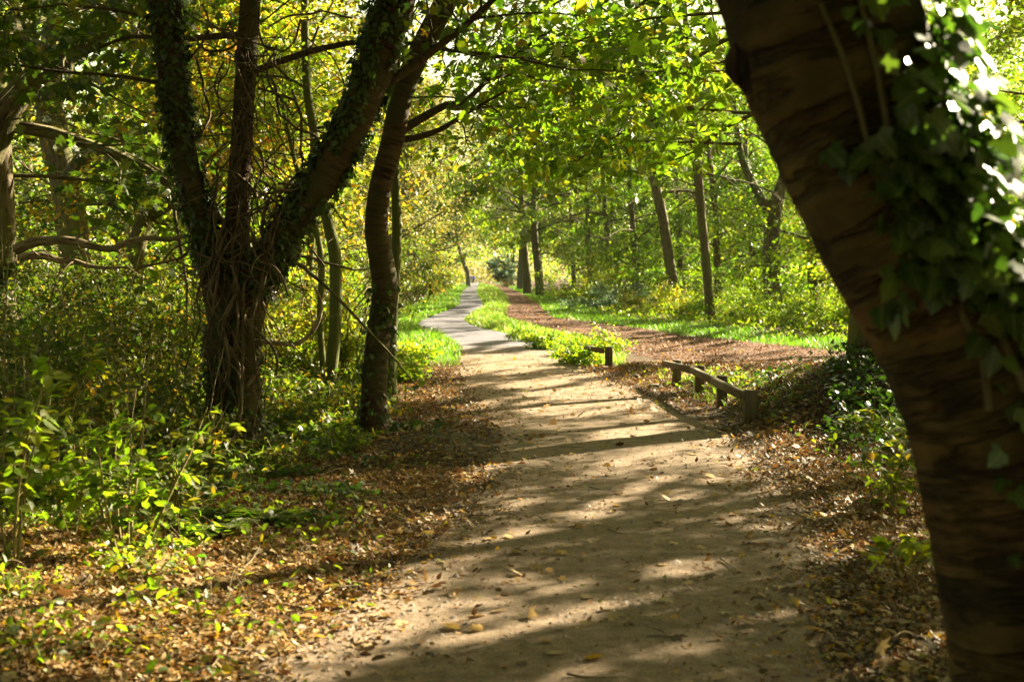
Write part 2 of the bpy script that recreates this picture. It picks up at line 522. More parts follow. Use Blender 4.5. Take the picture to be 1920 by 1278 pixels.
def ground_mat(name, kind):
    m, nt, out = newmat(name)
    geo = nt.nodes.new('ShaderNodeNewGeometry')
    v = geo.outputs['Position']
    n1 = noise_n(nt, v, .9, 5, .6)
    n2 = noise_n(nt, v, 9, 6, .7)
    n3 = noise_n(nt, v, 70, 5, .75)
    if kind == 'path':
        col = ramp(nt, n2, [(.30, (.125, .082, .05)), (.52, (.25, .178, .113)), (.75, (.37, .275, .188))])
        col = mix_c(nt, ramp(nt, n1, [(.42, (0, 0, 0)), (.68, (.6, .6, .6))]), col, (.21, .155, .10))
        col = mix_c(nt, ramp(nt, n3, [(.50, (0, 0, 0)), (.66, (.85, .85, .85))]), col, (.105, .075, .046))
        col = mix_c(nt, ramp(nt, noise_n(nt, v, 120, 3, .6), [(.60, (0, 0, 0)), (.70, (.8, .8, .8))]), col, (.50, .45, .38))
        spz = nt.nodes.new('ShaderNodeSeparateXYZ')
        nt.links.new(v, spz.inputs[0])
        yy = math_n(nt, 'ADD', spz.outputs[1], math_n(nt, 'MULTIPLY', n1, 6.0))
        far = nt.nodes.new('ShaderNodeMapRange')          # the tarred stretch beyond the rails
        far.inputs[1].default_value, far.inputs[2].default_value = 30, 37
        nt.links.new(yy, far.inputs[0])
        tar = ramp(nt, n3, [(.35, (.115, .108, .122)), (.65, (.20, .19, .21))])
        col = mix_c(nt, far.outputs[0], col, tar)
        bs, bd = .9, .03
    elif kind == 'track':
        col = ramp(nt, n2, [(.30, (.055, .025, .015)), (.55, (.11, .052, .031)), (.75, (.17, .088, .055))])
        col = mix_c(nt, ramp(nt, n3, [(.5, (0, 0, 0)), (.7, (.8, .8, .8))]), col, (.19, .10, .05))
        bs, bd = .7, .03
    else:
        soil = ramp(nt, n2, [(.30, (.030, .019, .010)), (.55, (.075, .046, .024)), (.78, (.14, .088, .045))])
        soil = mix_c(nt, ramp(nt, n3, [(.5, (0, 0, 0)), (.68, (.7, .7, .7))]), soil, (.17, .10, .045))
        soil = mix_c(nt, ramp(nt, n1, [(.5, (0, 0, 0)), (.7, (.55, .55, .55))]), soil, (.05, .058, .014))
        gr = ramp(nt, n2, [(.3, (.03, .05, .008)), (.7, (.075, .11, .015))])
        col = mix_c(nt, attr(nt, 'hue').outputs['Fac'], soil, gr)
        bs, bd = .8, .04
    b = nt.nodes.new('ShaderNodeBsdfPrincipled')
    b.inputs['Roughness'].default_value = .9
    b.inputs['Specular IOR Level'].default_value = .15
    nt.links.new(col, b.inputs['Base Color'])
    bp = nt.nodes.new('ShaderNodeBump')
    bp.inputs['Strength'].default_value = bs
    bp.inputs['Distance'].default_value = bd
    nt.links.new(math_n(nt, 'ADD', n2, math_n(nt, 'MULTIPLY', n3, .5)), bp.inputs['Height'])
    nt.links.new(bp.outputs[0], b.inputs['Normal'])
    nt.links.new(b.outputs[0], out.inputs[0])
    return m
M['ground'] = ground_mat('woodland_soil', 'ground')
M['path'] = ground_mat('path_gravel', 'path')
M['track'] = ground_mat('track_earth', 'track')

def plain_mat(name, c, rough=.7, var=.25, scale=20):
    m, nt, out = newmat(name)
    geo = nt.nodes.new('ShaderNodeNewGeometry')
    n = noise_n(nt, geo.outputs['Position'], scale, 4)
    col = ramp(nt, n, [(.3, tuple(x * (1 - var) for x in c)), (.7, tuple(min(1, x * (1 + var)) for x in c))])
    b = nt.nodes.new('ShaderNodeBsdfPrincipled')
    b.inputs['Roughness'].default_value = rough
    nt.links.new(col, b.inputs['Base Color'])
    nt.links.new(b.outputs[0], out.inputs[0])
    return m

def wood_mat(name, c0, c1, moss):
    m, nt, out = newmat(name)
    v = attr(nt, 'tc').outputs['Vector']
    n1 = noise_n(nt, v, 30, 5, .65, (1, 1, .08))
    n2 = noise_n(nt, v, 7, 4, .6)
    col = ramp(nt, n1, [(.3, c0), (.7, c1)])
    col = mix_c(nt, ramp(nt, n2, [(.48, (0, 0, 0)), (.72, (.7, .7, .7))]), col, moss)
    b = nt.nodes.new('ShaderNodeBsdfPrincipled')
    b.inputs['Roughness'].default_value = .8
    nt.links.new(col, b.inputs['Base Color'])
    bp = nt.nodes.new('ShaderNodeBump')
    bp.inputs['Strength'].default_value = .5
    bp.inputs['Distance'].default_value = .01
    nt.links.new(n1, bp.inputs['Height'])
    nt.links.new(bp.outputs[0], b.inputs['Normal'])
    nt.links.new(b.outputs[0], out.inputs[0])
    return m
M['rail'] = wood_mat('weathered_rail', (.055, .034, .017), (.165, .115, .060), (.085, .085, .020))

# ------------------------------------------------------------------ where sunbeams reach the ground (gaps in the canopy)
SPOTS = [  # photo px, py, half-width px, half-height px, share of beams let through
    (330, 1190, 430, 110, .95), (120, 1120, 260, 120, .9), (800, 1125, 170, 24, .75), (620, 1160, 200, 50, .9), (940, 1095, 80, 12, .85),
    (1270, 1066, 85, 15, .65), (1250, 1080, 60, 9, .6), (1430, 992, 70, 8, .7), (1620, 1045, 100, 14, .5), (1330, 1222, 110, 8, .45),
    (1120, 812, 150, 16, .6), (1225, 790, 60, 12, .7), (1130, 838, 80, 6, .5), (1000, 945, 60, 6, .45), (1250, 905, 110, 7, .35), (1100, 870, 120, 6, .35),
    (1100, 722, 180, 30, .6), (1000, 690, 120, 20, .5), (930, 655, 90, 16, .55), (1190, 755, 90, 8, .6), (860, 604, 75, 12, 1.0), (1350, 690, 200, 40, .5), (1220, 670, 60, 18, .9),
    (800, 650, 80, 40, .8), (130, 800, 200, 90, .35), (60, 960, 160, 120, .6), (1180, 640, 120, 40, .8), (1000, 620, 120, 30, .9), (1500, 640, 150, 25, .7),
    (1085, 655, 110, 40, .95), (940, 590, 70, 22, .95), (1660, 800, 160, 110, .05), (690, 900, 220, 125, .02), (1400, 820, 80, 50, .12),
]
_sp = []
for (px, py, hw, hh, p) in SPOTS:
    c = G(px, py)
    a, b_ = G(px + hw, py), G(px, py - hh)
    c2 = G(px, py + hh)
    _sp.append((c[0], (b_[1] + c2[1]) / 2, max(a[0] - c[0] - .04, .12), max((b_[1] - c2[1]) / 2 - .03, .10), p))
_sp.append((-2.1, .6, 1.2, 1.0, .95))       # the beam that lights the ivy on the near trunk
def beam_share(x, y):
    base = np.interp(y, [4, 10, 13, 18, 26, 60, 100, 200], [.13, .12, .14, .28, .40, .45, .5, .5])
    wood = 1 - sstep(.6, 1.1, ((x + 4.3) / 2.4) ** 2 + ((y - 11) / 2.8) ** 2)     # beams that first light the boughs over the path
    base = np.where((dpath(x, y) > 1.6) & (x < pcx(y)), np.maximum(base, np.interp(x - pcx(y), [-9, -5, -3], [.04, .10, .20])), base)
    base = np.maximum(base, .52 * wood)
    for (cx, cy, rx, ry, p) in _sp:
        q = ((x - cx) / rx) ** 2 + ((y - cy) / ry) ** 2
        k = 1 - sstep(.75, 1.25, q)
        base = base * (1 - k) + k * p
    return base
SA = np.array([math.sin(SUN_AZ), math.cos(SUN_AZ)])
def in_beam(p, seed=5):
    """True where a point would stand in one of the sunbeams."""
    s = p[:, 2] / SUN[2]
    gx, gy = p[:, 0] - SUN[0] * s, p[:, 1] - SUN[1] * s
    u = gx * SA[0] + gy * SA[1]
    v = -gx * SA[1] + gy * SA[0]
    k = np.interp(gy, [0, 7, 15, 40, 120], [.5, .5, .8, 1.5, 3.0])
    n = .6 * noise3(u / (.95 * k), v / (.19 * k), 0, seed) + .4 * noise3(u / (.5 * k), v / (.10 * k), 0, seed + 1)
    n = sstep(.18, .82, n)
    return n < beam_share(gx, gy)

# ------------------------------------------------------------------ ground, path, track
def axis(lo, hi, fine, lo2, hi2, grow):
    a = list(np.arange(lo, hi, fine))
    s, x = fine, hi
    while x < hi2:
        a.append(x); s *= grow; x += s
    a.append(hi2)
    s, x = fine, lo
    while True:
        s *= grow; x -= s
        if x < lo2: break
        a.insert(0, x)
    a.insert(0, lo2)
    return np.array(a)
gx = axis(-7, 8, .12, -500, 500, 1.12)
gy = axis(3, 24, .12, -60, 1200, 1.06)
X, Y = np.meshgrid(gx, gy)
Z = gh(X, Y)
def grass_mask(x, y):
    dp, dt = dpath(x, y), dtrack(x, y)
    dp_m = np.interp(y, [24, 30, 36, 40], [.75, 1.3, 2.2, 9])
    left = (x < pcx(y)) * sstep(0, .2, dp) * (1 - sstep(1.6, 2.6, dp)) * sstep(24, 27, y)
    med = (x > pcx(y)) * (x < tcx(y)) * (dp < dp_m) * sstep(0, .15, dp) * sstep(0, .15, dt) * sstep(24.5, 26, y)
    rgt = (x > tcx(y)) * sstep(0, .25, dt) * (1 - sstep(1.8, 3.4, dt)) * sstep(24, 27, y)
    return np.clip(left + med + rgt, 0, 1)
gm = MB()
gm.grid(X, Y, Z, np.clip(grass_mask(X, Y) + .30 * np.exp(-(((X + .75) / .6) ** 2 + ((Y - 13.2) / .8) ** 2)), 0, 1))
g = gm.build('ground', M['ground'])
g['kind'] = 'structure'

def ribbon(name, cx, hw, ys, mat, lift, seed):
    U = np.linspace(-1, 1, 41)
    Yr = np.repeat(ys[:, None], 41, 1)
    wig = 1 + (fbm(ys * 1.1, 0, 0, seed) - .5) * .24 + (fbm(ys * 4, 9, 0, seed) - .5) * .10
    wig2 = 1 + (fbm(ys * 1.1, 50, 0, seed) - .5) * .24 + (fbm(ys * 4, 59, 0, seed) - .5) * .10
    W = np.where(U[None] < 0, wig[:, None], wig2[:, None]) * hw(ys)[:, None]
    Xr = cx(ys)[:, None] + U[None] * W
    # worn, slightly uneven surface that never dips under the sheet below
    Zr = lift + .018 * fbm(Xr * 1.5, Yr * 1.5, 0, seed + 3) * (1 - np.abs(U[None]) ** 6)
    mb = MB()
    mb.grid(Xr, Yr, Zr)
    o = mb.build(name, mat)
    o['kind'] = 'structure'
ys = np.concatenate([np.arange(-8, 30, .12), np.geomspace(30, 400, 220)])
ribbon('path', pcx, phw, ys, M['path'], .006, 11)
ribbon('track', tcx, thw, ys[ys > 12], M['track'], .006, 12)

# ------------------------------------------------------------------ trees
def limb_path(rng, p, d, L, n=6, wob=.12, droop=0.0):
    pts = [np.array(p)]
    d = np.array(d, float)
    for i in range(n):
        d = unit(d + rng.normal(0, wob, 3) + np.array([0, 0, -droop / n]))
        pts.append(pts[-1] + d * L / n)
    return np.array(pts)

def branch_out(rng, mb, clusters, p, d, L, r, sub=5, droop=.25, sides=6, twig=True, subL=.45):
    """A limb with twigs; leaf anchor points are appended to clusters."""
    pts = limb_path(rng, p, d, L, 6, .13, droop)
    rad = np.linspace(r, r * .25, 7)
    mb.tube(pts, rad, sides, 10, cap=False)
    for k in range(sub):
        u = rng.uniform(.25, 1.0) if k else 1.0
        i = min(int(u * 6), 5)
        q = pts[i] + (pts[i + 1] - pts[i]) * (u * 6 - i)
        dd = unit(pts[i + 1] - pts[i])
        sd = unit(dd * .7 + rng.normal(0, .6, 3) * np.array([1, 1, .55]))
        sL = L * subL * rng.uniform(.6, 1.15)
        tp = limb_path(rng, q, sd, sL, 4, .18, droop * .8)
        if twig:
            mb.tube(tp, np.linspace(r * .28, r * .07, 5), 4, 6, cap=False)
        clusters.append(tp)

def put_leaves(rng, fb, clusters, N, size, sig, tpl, hue_mu, hue_sd, carve=True, up=.9, spread=.75, zmin=None, clump=.35):
    """N leaves spread along the twigs."""
    if not clusters:
        return
    C = np.array(clusters)                       # (K,5,3)
    K = len(C)
    wts = rng.uniform(.5, 1.5, K)
    idx = rng.choice(K, N, p=wts / wts.sum())
    u = rng.uniform(.25, 1.05, N) * 4
    i = np.clip(np.floor(u).astype(int), 0, 3)
    f = (u - i)[:, None]
    a, b = C[idx, i], C[idx, i + 1]
    off = np.clip(rng.normal(0, sig, (N, 3)), -1.5 * sig, 1.5 * sig) * np.array([1, 1, .6])
    pos = a + (b - a) * f + off
    hk = rng.normal(0, .12, K)[idx]
    hue = np.clip(hue_mu + hk + rng.normal(0, hue_sd, N), 0, 1)
    keep = np.ones(N, bool)
    if zmin is not None:
        keep &= pos[:, 2] > zmin
    ax = unit(b - a + off * .8 + np.array([0, 0, -.12]))
    sz = size * rng.uniform(.6, 1.35, N)
    keep &= ~((dpath(pos[:, 0], pos[:, 1]) < (3.2 if zmin is None or zmin > 1 else 1.7)) & (pos[:, 2] < 2.4) & (pos[:, 2] > .75) & (pos[:, 1] < 60))      # nothing hangs at head height over the path
    if carve:
        hit = in_beam(pos) | in_beam(pos + ax * sz[:, None] * .5) | in_beam(pos + ax * sz[:, None])
        keep &= ~(hit & (pos[:, 2] > 2.0))
    if isinstance(tpl, tuple):
        pick = rng.integers(0, len(tpl), N)
        for q, tp_ in enumerate(tpl):
            kk = keep & (pick == q)
            fb.leaves(pos[kk], sz[kk], tp_, hue[kk], rng, up, ax[kk], spread)
    else:
        fb.leaves(pos[keep], sz[keep], tpl, hue[keep], rng, up, ax[keep], spread)

def make_tree(name, label, base, trunk=None, rad=None, h=12, r=.25, lean=(0, 0), z0=3.0, spread_r=3.5, limbs=12, sub=6, N=8000, size=.12, sig=.35,
              tpl='quad', leaf='leaf', bark='bark', hue=(.4, .15), seed=0, group=None, extra=(), ivy=0, carve=True, sides=14, droop=.25, rise=(.1, .6), azim=None,
              cat='tree', forks=(), rough=.10, zmin=None, twig=True, seg=None, limb_k=.38):
    rng = np.random.default_rng(seed + 1000)
    base = np.asarray(base, float)
    o = empty(name, base, label, cat, group)
    tb, fb, clusters = MB(), MB(), []
    if trunk is None:
        k = 6
        t = np.linspace(0, 1, k)
        pts = base + np.stack([lean[0] * t + rng.normal(0, .10, k) * t, lean[1] * t + rng.normal(0, .10, k) * t, h * t], -1)
        rd = r * np.array([1.25, .95, .85, .7, .5, .25])
    else:
        pts, rd = np.asarray(trunk, float), np.asarray(rad, float)
    # root flare below the ground line
    pts2 = np.vstack([pts[0] - np.array([0, 0, .25]), pts])
    rd2 = np.concatenate([[rd[0] * 1.45], rd])
    tb.tube(pts2, rd2, sides, seg or 30, rough, 5.0 / max(rd[0], .05) * .25, seed)
    for (fp, fr) in forks:
        tb.tube(np.asarray(fp), np.asarray(fr), sides, seg or 26, rough, 5.0 / max(fr[0], .05) * .25, seed + 7)
    for (p, d, L, rr) in extra:
        branch_out(rng, tb, clusters, p, unit(np.asarray(d, float)), L, rr, sub + 3, droop, 6)
    P3, R3 = smooth(pts, rd, 60)
    zz = P3[:, 2] - base[2]
    for i in range(limbs):
        z = z0 + (zz[-1] - z0) * ((i + rng.uniform(0, .9)) / max(limbs, 1)) ** .9
        j = int(np.argmin(np.abs(zz - z)))
        az = i * 2.39996 + rng.uniform(-.5, .5) if azim is None else rng.uniform(*azim)
        rel = (z - z0) / max(zz[-1] - z0, .1)
        el = rng.uniform(*rise) + rel * .5
        d = np.array([math.cos(az) * math.cos(el), math.sin(az) * math.cos(el), math.sin(el)])
        L = spread_r * (1 - .55 * rel ** 1.5) * rng.uniform(.75, 1.15)
        branch_out(rng, tb, clusters, P3[j], d, L, max(.015, R3[j] * limb_k), sub, droop, 5, twig)
    t_o = tb.build('trunk', M[bark], o)
    if N:
        put_leaves(rng, fb, clusters, N, size, sig, tpl, hue[0], hue[1], carve, zmin=zmin)
        fb.build('crown', M[leaf], o)
    if ivy:
        ib = MB()
        ivy_on(rng, ib, P3, R3, ivy, .06)
        for (fp, fr) in forks:
            p4, r4 = smooth(np.asarray(fp), np.asarray(fr), 40)
            ivy_on(rng, ib, p4, r4, ivy // 2, .06)
        ib.build('ivy', M['ivy'], o)
    return o

def ivy_on(rng, ib, pts, rad, N, size, lift=(.0, .10), u=(0, 1), face=None, hue=(.45, .25), seed=3, patch=.45, tpl='ivy'):
    n = len(pts)
    t = rng.uniform(u[0], u[1], N) * (n - 1)
    i = np.clip(t.astype(int), 0, n - 2)
    f = (t - i)[:, None]
    p = pts[i] * (1 - f) + pts[i + 1] * f
    r = rad[i]
    tan = unit(pts[i + 1] - pts[i])
    d = rng.normal(0, 1, (N, 3))
    if face is not None:
        d = d * .75 + np.asarray(face)
    d = unit(d - tan * np.sum(d * tan, -1, keepdims=True))
    fk = np.ones(N, bool) if face is None else (d @ unit(np.asarray(face, float)) > .25)
    keep = fk & (noise3(p[:, 0] * 3 + d[:, 0] * 1.5, p[:, 1] * 3 + d[:, 1] * 1.5, p[:, 2] * 2.2, seed) > patch)
    pos = p + d * (r + rng.uniform(lift[0], lift[1], N))[:, None]
    hh = np.clip(rng.normal(hue[0], hue[1], N), 0, 1)
    ax = np.array([0, 0, -.8]) + d * .6
    ib.leaves(pos[keep], (size * rng.uniform(.6, 1.3, N))[keep], tpl, hh[keep], rng, 1.0, ax[keep], .45, nrm=d[keep] + np.array([0, 0, .55]))

def px_line(rows, d, w_scale=1.0):
    """[(px,py,width px[,depth])] -> points and radii."""
    pts, rad = [], []
    for q in rows:
        dd = q[3] if len(q) > 3 else d
        pts.append(P(q[0], q[1], dd))
        rad.append(q[2] / 2 * dd / F_PX * w_scale)
    return np.array(pts), np.array(rad)

# --- the big blurred trunk beside the camera
D0 = 3.6
rows = [(1945, 1700, 330), (1932, 1480, 292), (1921, 1278, 280), (1905, 1120, 282), (1893, 1000, 290), (1868, 870, 296), (1838, 750, 300), (1790, 630, 306), (1745, 540, 312), (1700, 450, 322),
        (1650, 350, 338), (1605, 240, 352), (1562, 130, 362), (1533, 0, 366), (1500, -140, 372), (1455, -300, 372), (1380, -480, 350), (1290, -700, 320)]
tp, tr = px_line(rows, D0, .97)
nb = tp[0].copy(); nb[2] = gh(nb[0], nb[1])
near = empty('cherry_tree', (nb[0], nb[1], nb[2]), 'huge leaning cherry trunk with banded brown bark and ivy, out of focus close by', 'tree')
b = MB()
tp = np.vstack([[tp[0][0], tp[0][1], -.2], tp]); tr = np.concatenate([[tr[0] * 1.2], tr])
def near_bump(th, L):
    rings = .018 * (noise3(L * 17 + np.cos(th) * .5, np.sin(th) * .7, 0, 8) - .5) + .030 * (noise3(L * 5 + np.cos(th) * .6, np.sin(th) * .9, 4, 9) - .5)
    lumps = .17 * (noise3(L * 1.7, np.cos(th) * 1.1 + 3, np.sin(th) * 1.1, 21) - .5)
    return 1 + rings + lumps
b.tube(tp, tr, 96, 420, .03, 14, 5, bump=near_bump)
kp = P(1388, 120, D0 - .02)
trk = b.build('trunk', M['bark_near'], near)
kb = MB()
ang = np.linspace(0, np.pi, 14)
kpts = np.array([kp + np.array([.06 - .10 * s, 0, -.004 * s]) for s in np.linspace(0, 1, 8)])
kb.tube(kpts, [.10, .095, .085, .075, .066, .054, .040, .018], 24, 22, .30, 20, 8)
kb.build('burr', M['bark_near'], near)
rng = np.random.default_rng(77)
ib = MB()
p4, r4 = smooth(tp, tr, 200)
camdir = unit(np.array([.0, -1.0, .0]))
ivy_on(rng, ib, p4, r4, 950, .060, (.01, .13), (.42, .93), face=(1.0, -.42, .12), hue=(.5, .28), patch=.30)
ivy_on(rng, ib, p4, r4, 330, .066, (.01, .06), (.50, .66), face=(.55, -1.0, .1), hue=(.5, .28), patch=.36)
ivy_on(rng, ib, p4, r4, 200, .062, (.01, .05), (.26, .52), face=(.9, -.75, .1), hue=(.5, .28), patch=.48)
ib.build('ivy', M['ivy'], near)
vb = MB()
for k in range(5):
    st = rng.uniform(.35, .5); L = rng.uniform(.2, .5)
    a0 = rng.uniform(-.5, 1.2)
    q = []
    for u in np.linspace(st, min(st + L, .95), 10):
        j = int(u * 199)
        tan = unit(p4[min(j + 1, 199)] - p4[j - 1])
        side = unit(np.array([1, 0, 0]) - tan * tan[0])
        fr = np.cross(side, tan); fr = fr if fr[1] < 0 else -fr
        a = a0 + rng.normal(0, .12)
        q.append(p4[j] + (side * math.sin(a) + fr * math.cos(a)) * (r4[j] + .012))
    vb.tube(q, np.linspace(.011, .006, 10), 6, 30, cap=False)
vb.build('vine', M['bark'], near)
# its crown is above and behind the view, but shades the ground beside the camera
cb, cl, tb2 = MB(), [], MB()
for k in range(9):
    az = rng.uniform(0, 6.28)
    branch_out(rng, tb2, cl, tp[-1], (math.cos(az), math.sin(az), .55), 3.2, .07, 7)
tb2.build('limb', M['bark_near'], near)
put_leaves(rng, cb, cl, 5000, .12, .35, 'oval', .4, .15, True, zmin=3.2)
cb.build('crown', M['leaf_shaded'], near)

# --- forked ivy tree on the shaded side
D1 = 13.2
tp1, tr1 = px_line([(440, 850, 150), (438, 790, 122), (436, 700, 112), (435, 620, 104), (436, 565, 100), (440, 500, 66), (445, 400, 50), (451, 300, 46), (458, 180, 46), (466, 60, 46), (472, -80, 44), (470, -300, 40), (480, -600, 20)], D1)
f1 = px_line([(424, 590, 72, 13.2), (400, 500, 58, 13.1), (381, 430, 52, 13.0), (357, 350, 50, 12.9), (338, 260, 50, 12.9), (324, 160, 50, 12.9), (312, 40, 60, 12.9), (302, -80, 56, 12.9), (280, -300, 40, 12.8), (270, -560, 18, 12.8)], D1)
f2 = px_line([(452, 610, 78, 13.2), (484, 520, 68, 13.1), (530, 445, 66, 13.0), (587, 360, 66, 12.9), (638, 280, 66, 12.8), (684, 180, 66, 12.7), (718, 80, 74, 12.7), (752, -30, 70, 12.6), (800, -180, 58, 12.5), (870, -420, 30, 12.4)], D1)
tr1 = tr1 * .88
tree1 = make_tree('forked_tree', 'dark V-forked tree with three limbs wrapped in ivy and pale hanging vines', tp1[0], tp1, tr1, z0=3.6, spread_r=3.2, limbs=12, sub=6, N=4200, size=.10, sig=.34,
                  tpl='maple', leaf='leaf_shaded', bark='bark_cherry', hue=(.42, .2), seed=2, forks=(f1, f2), seg=90, sides=28, rough=.10,
                  extra=[(f2[0][5], (.5, .3, .25), 2.6, .05), (f1[0][5], (-.7, -.1, .2), 2.0, .022), (f1[0][6], (-.6, -.5, .05), 1.6, .02)])
rng = np.random.default_rng(5)
ib = MB()
for (pp, rr, N, u) in ((tp1, tr1, 1500, (.0, .42)), (f1[0], f1[1], 3600, (.12, 1)), (f2[0], f2[1], 5200, (.08, 1))):
    a, c = smooth(np.asarray(pp), np.asarray(rr), 160)
    ivy_on(rng, ib, a, c, N, .054, (.0, .055), u, None, (.4, .3), patch=.42)
ib.build('ivy', M['ivy'], tree1)
vb = MB()
for k in range(26):      # pale stems hanging down the trunk
    x0 = rng.uniform(385, 490); y0 = rng.uniform(300, 640); y1 = rng.uniform(700, 845)
    n = 9; t = np.linspace(0, 1, n)
    px = x0 + (440 + (x0 - 440) * 1.1 - x0) * t + np.cumsum(rng.normal(0, 9, n)) + 16 * np.sin(t * rng.uniform(2, 9) + rng.uniform(0, 6))
    py = y0 + (y1 - y0) * t
    q = np.array([P(a, c, D1 - .36 + .06 * rng.normal() + .14 * ((a - 440) / 65) ** 2) for a, c in zip(px, py)])
    rr = .004 + .016 * rng.uniform() ** 2.5
    vb.tube(q, np.full(n, rr), 5, 28, cap=False)
for k in range(210):     # the tangle in the crotch and up the middle limb
    c0 = np.array([rng.normal(468, 45), rng.uniform(20, 520)])
    n = 8
    a = rng.uniform(0, 6.28) if k % 2 else rng.normal(1.57, .35)
    pth = [c0]
    for i in range(n - 1):
        a += rng.normal(0, .38)
        pth.append(pth[-1] + np.array([math.cos(a), math.sin(a)]) * rng.uniform(14, 34))
    dd = D1 - rng.uniform(.0, .55)
    q = np.array([P(x_, y_, dd + .08 * rng.normal()) for x_, y_ in pth])
    vb.tube(q, np.full(n, .0025 + .010 * rng.uniform() ** 3), 4, 22, cap=False)
vb.build('vine', M['vine'], tree1)

# --- cherry with the curved stem
D2 = 14.1
tp2, tr2 = px_line([(702, 832, 66), (701, 770, 50), (703, 700, 47), (712, 610, 46), (722, 545, 50), (714, 480, 46), (705, 425, 44), (714, 350, 42), (734, 270, 42), (747, 205, 42), (768, 138, 42), (802, 68, 42), (840, -5, 42), (880, -90, 38), (930, -260, 28), (960, -520, 12)], D2)
ex = []
for (rows, rr) in (([(744, 250, 20), (790, 222, 16), (835, 198, 13), (870, 190, 10), (915, 150, 9), (965, 105, 7), (1035, 55, 5)], 0), ([(735, 262, 16), (780, 258, 12), (825, 243, 10), (850, 228, 8), (905, 195, 6), (950, 170, 4)], 0)):
    ex.append(px_line(rows, D2 + .6))
tree2 = make_tree('cherry_tree', 'slim cherry tree with snaking banded trunk at the edge of the path', tp2[0], tp2, tr2, z0=4.2, spread_r=2.6, limbs=8, sub=6, N=3500, size=.10, sig=.3,
                  tpl='oval', leaf='leaf', bark='bark_cherry', hue=(.4, .2), seed=3, seg=80, sides=24, rough=.07, forks=ex,
                  extra=[(P(835, 198, 14.7), (.6, .9, .25), 2.4, .02), (P(915, 150, 14.7), (.5, .8, .1), 1.8, .018), (P(965, 105, 14.7), (.6, .5, .3), 1.6, .015), (P(905, 195, 14.7), (.5, .9, -.05), 1.5, .012), (P(850, 228, 14.7), (.3, 1, .0), 1.4, .012)])
ib = MB()
a, c = smooth(tp2, tr2, 120)
ivy_on(rng, ib, a, c, 420, .055, (.0, .08), (.0, .28), None, (.4, .3), patch=.4)
ib.build('ivy', M['ivy'], tree2)

# --- the trees one can tell apart around them
def ptree(name, label, rows, d, **k):
    t, r_ = px_line(rows, d)
    return make_tree(name, label, t[0], t, r_, **k)
ptree('slender_tree', 'slender mossy tree between the V-forked tree and the snaking cherry', [(616, 750, 30), (620, 700, 24), (628, 620, 24), (630, 540, 24), (627, 470, 24), (614, 415, 21), (600, 340, 19), (592, 265, 18), (576, 170, 16), (572, 60, 15), (570, -60, 13), (560, -300, 8)], 18.4,
      z0=3.6, spread_r=2.2, limbs=12, sub=5, N=5000, size=.10, tpl='oval', leaf='leaf_gold', bark='bark_green', hue=(.35, .2), seed=4, sides=14, rough=.05)
ptree('slender_tree', 'thin upright mossy stem standing just behind the snaking cherry', [(732, 700, 22), (736, 600, 20), (742, 500, 18), (744, 420, 18), (741, 340, 16), (742, 200, 13), (748, 60, 10), (750, -100, 6)], 16.6,
      z0=3.2, spread_r=1.8, limbs=9, sub=5, N=2600, size=.09, tpl='oval', leaf='leaf_gold', bark='bark_green', hue=(.3, .2), seed=5, sides=12, rough=.05)
ptree('slender_tree', 'pale thin stem in sunlit leaves behind the V-forked tree', [(576, 660, 17), (577, 560, 15), (582, 480, 14), (590, 380, 12), (585, 250, 10), (580, 100, 7)], 24,
      z0=2.4, spread_r=2.2, limbs=12, sub=5, N=5200, size=.11, tpl='oval', leaf='leaf_gold', bark='bark_green', hue=(.4, .2), seed=6, sides=10)
ptree('slender_tree', 'thin bowed stem touching the mossy slender tree', [(606, 690, 13), (600, 600, 12), (603, 500, 12), (592, 430, 11), (560, 330, 9), (530, 200, 7)], 20,
      z0=2.8, spread_r=1.8, limbs=8, sub=5, N=3000, size=.10, tpl='oval', leaf='leaf', bark='bark_green', hue=(.5, .2), seed=7, sides=10)
lo_f = px_line([(-25, 300, 60), (15, 205, 52), (60, 150, 46), (115, 108, 46), (170, 68, 46), (215, 25, 44), (260, -30, 42), (330, -130, 30)], 15.6)
ptree('oak_tree', 'massive shaded oak cut by the picture edge, with one dark limb slanting across', [(-10, 800, 150), (-5, 700, 120), (-6, 620, 96), (-10, 540, 78), (-6, 470, 72), (-8, 380, 70), (-18, 280, 78), (-24, 200, 74), (-40, 60, 80), (-60, -120, 60), (-70, -420, 30)], 16,
      z0=3.4, spread_r=4.0, limbs=14, sub=6, N=6000, size=.13, tpl='maple', leaf='leaf_shaded', bark='bark_oak', hue=(.35, .2), seed=8, sides=26, rough=.1, seg=60, forks=(lo_f,),
      extra=[(lo_f[0][3], (.5, -.4, .1), 1.8, .02), (lo_f[0][5], (.6, -.2, .1), 1.8, .02), (P(-5, 330, 16), (.8, .2, .1), 2.4, .03)])
oak_l = px_line([(122, 345, 34), (165, 288, 32), (215, 255, 32), (265, 232, 32), (320, 205, 28), (400, 160, 20), (470, 90, 12)], 24.5)
oak_m = px_line([(100, 220, 36), (70, 150, 30), (40, 60, 24), (20, -60, 18)], 25)
ptree('oak_tree', 'rugged bark oak in the deep shade behind the bleached dead branch', [(155, 660, 80), (150, 580, 66), (142, 480, 58), (130, 380, 56), (112, 300, 58), (98, 230, 54), (90, 160, 46), (100, 60, 40), (110, -80, 30), (112, -300, 14)], 25,
      z0=3.2, spread_r=4.2, limbs=16, sub=6, N=9000, size=.13, tpl='maple', leaf='leaf_shaded', bark='bark_oak', hue=(.45, .22), seed=9, sides=20, rough=.1, seg=50, forks=(oak_l, oak_m))
